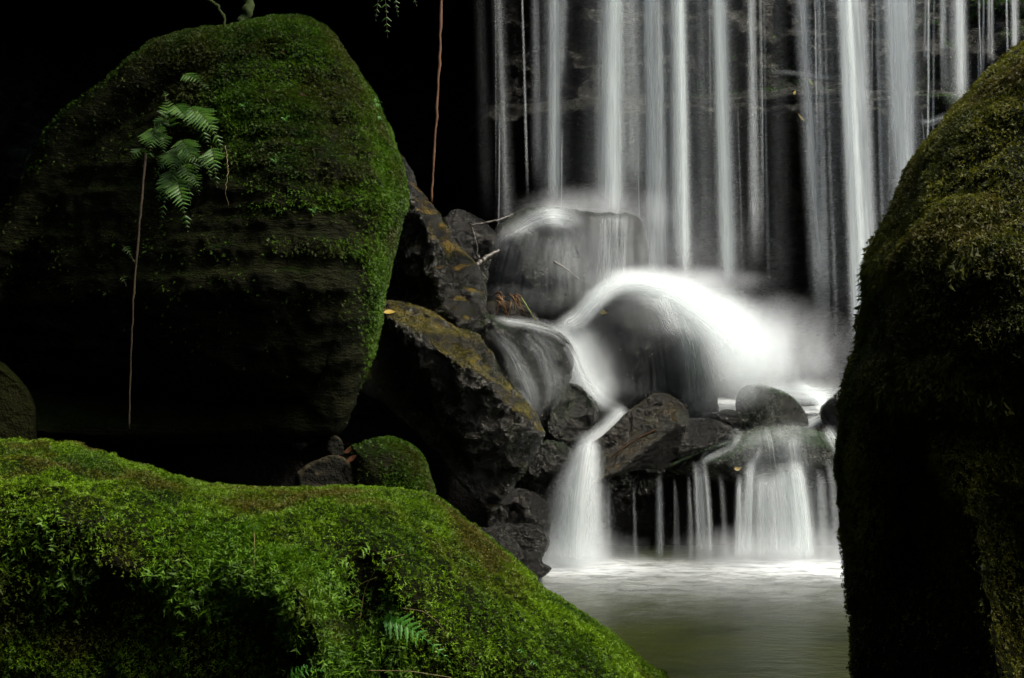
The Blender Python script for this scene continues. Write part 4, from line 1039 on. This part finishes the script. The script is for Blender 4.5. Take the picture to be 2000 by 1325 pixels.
tag(tube('dead_twig', [on(688, 1168, .03), on(702, 1142, .04), on(735, 1128, .04)], 0.0009, 0.0005, M_drystem), 'short curved dry stem on the bare patch of the foreground boulder', 'twig')
tag(tube('dead_twig', [on(785, 1188, .03), on(828, 1194, .04), on(858, 1218, .04), on(872, 1246, .03)], 0.0009, 0.0005, M_drystem), 'arched dry stem right above the bright fern frond', 'twig')
tag(tube('dead_twig', [on(718, 1310, .04), on(800, 1311, .04), on(882, 1324, .04)], 0.0011, 0.0007, M_drystem), 'pale fallen stem along the bottom edge below the bright frond', 'twig')
tag(tube('dead_twig', [on(1066 - 570, 1040, .02), on(498, 1075, .03), on(496, 1110, .02)], 0.0009, 0.0005, M_drystem), 'thin pale stem hanging over the leafy moss of the foreground boulder', 'twig')

gt = empty('dead_grass', [float(v) for v in on(1005, 590)], 'tuft of dead brown grass with one green blade on a small dark rock', 'grass')
for k in range(16):
    b_ = np.array([random.uniform(965, 1015), random.uniform(572, 590)]); d_ = np.array([random.uniform(-18, 26), random.uniform(8, 40)])
    Y_ = 7.10
    tube('blade', [P(*b_, Y_), P(*(b_ + d_ * 0.5 + (0, -8)), Y_ - .05), P(*(b_ + d_), Y_ - .02)], 0.006, 0.0015, M_straw, parent=gt, sides=4, m=10, wob=.002, flat=.4)
tube('blade', [P(1018, 582, 7.05), P(1030, 600, 7.02), P(1045, 626, 7.0)], 0.006, 0.002, M_blade, parent=gt, sides=4, m=10, flat=.4)['label'] = 'green blade among the dead grass'

def leaf(name, px, py, size_px, mat, label, ang=0.0, off=0.006, curl=0.25, tilt=0.6, group=None):
    h, n = hit(px, py)
    p = P(px, py, h[1] - off) if h is not None else P(px, py, 6.5)
    nrm = Vector(n.tolist()) if n is not None else Vector((0, -1, 0)); nrm = (nrm * (1 - tilt) + Vector((0, -0.6, 0.8)) * tilt).normalized()
    x = Vector((math.cos(ang), 0, math.sin(ang))); x = (x - nrm * x.dot(nrm)).normalized(); y = nrm.cross(x)
    L = size_px * PXM(p[1]); wf_ = 0.12 if name == 'cliff_leaf' else 0.30; V = []; F3 = []; n_ = 8
    for i in range(n_ + 1):
        t = i / n_; w = wf_ * math.sin(math.pi * t ** 0.8) + 0.005; zc = curl * (t - 0.5) ** 2
        for q, zz in ((0, 0.0), (w, 0.35 * w), (-w, 0.35 * w)):
            V.append(p + np.array(x * ((t - 0.5) * L) + y * (q * L) + nrm * ((zc + zz) * L)))
    for i in range(n_):
        a, b2 = 3 * i, 3 * i + 3
        F3 += [(a, b2, b2 + 1), (a, b2 + 1, a + 1), (a, b2 + 2, b2), (a, a + 2, b2 + 2)]
    V = np.array(V); nb = len(V); V = np.concatenate([V, V - np.array(nrm) * 0.0015]); F3 += [(c + nb, b + nb, a + nb) for a, b, c in F3]
    return tag(mesh_np(name, V, np.array(F3), 3, mat), label, 'leaf', group)
leaf('fallen_leaf', 761, 611, 24, M_yleaf, 'pale yellow fallen leaf lying on the ochre top of the wedge boulder', 0.2)
leaf('fallen_leaf', 804, 617, 16, M_dleaf, 'dark curled leaf right of the pale yellow leaf', 1.2, curl=.8)
leaf('fallen_leaf', 745, 616, 14, M_bleaf, 'brown leaf against the mossy edge, left of the pale yellow leaf', 0.1)
leaf('fallen_leaf', 1180, 611, 18, M_yleaf, 'small yellow leaf stuck to the wet face of the middle boulder', -0.4)
leaf('fallen_leaf', 1165, 937, 26, M_yleaf, 'yellow leaf at the lower tip of the pyramid-shaped rock', 0.5)
leaf('fallen_leaf', 1441, 915, 16, M_yleaf, 'tiny yellow leaf on the front edge of the greenish slab', 0.3)
leaf('fallen_leaf', 676, 868, 28, M_bleaf, 'uppermost of the rust brown leaves wedged beside the round mossy rock', 0.1, off=.05)
leaf('fallen_leaf', 684, 880, 26, M_bleaf, 'broad rust brown leaf in the middle of the pile beside the round mossy rock', 0.15, off=.06)
leaf('fallen_leaf', 688, 897, 24, M_bleaf, 'lowest rust brown leaf beside the tan-topped stone', 0.7, off=.06)
leaf('fallen_leaf', 592, 186, 12, M_bleaf, 'small red-brown leaf on the mossy face of the huge boulder', -0.4)
leaf('fallen_leaf', 553, 103, 12, M_bleaf, 'red-brown leaf near the top of the huge boulder', -0.8)
for (px_, py_, an_, lb_) in [(1583, 160, 1.9, 'yellow-green blade leaf hanging on the cliff ledge between the streams'), (1565, 230, 2.2, 'yellow leaf hanging below the cliff ledge'), (1552, 182, 1.4, 'dull orange leaf on the cliff above the hanging yellow leaf')]:
    leaf('cliff_leaf', px_, py_, 20, M_blade if an_ == 1.9 else M_yleaf, lb_, an_, off=0.03)
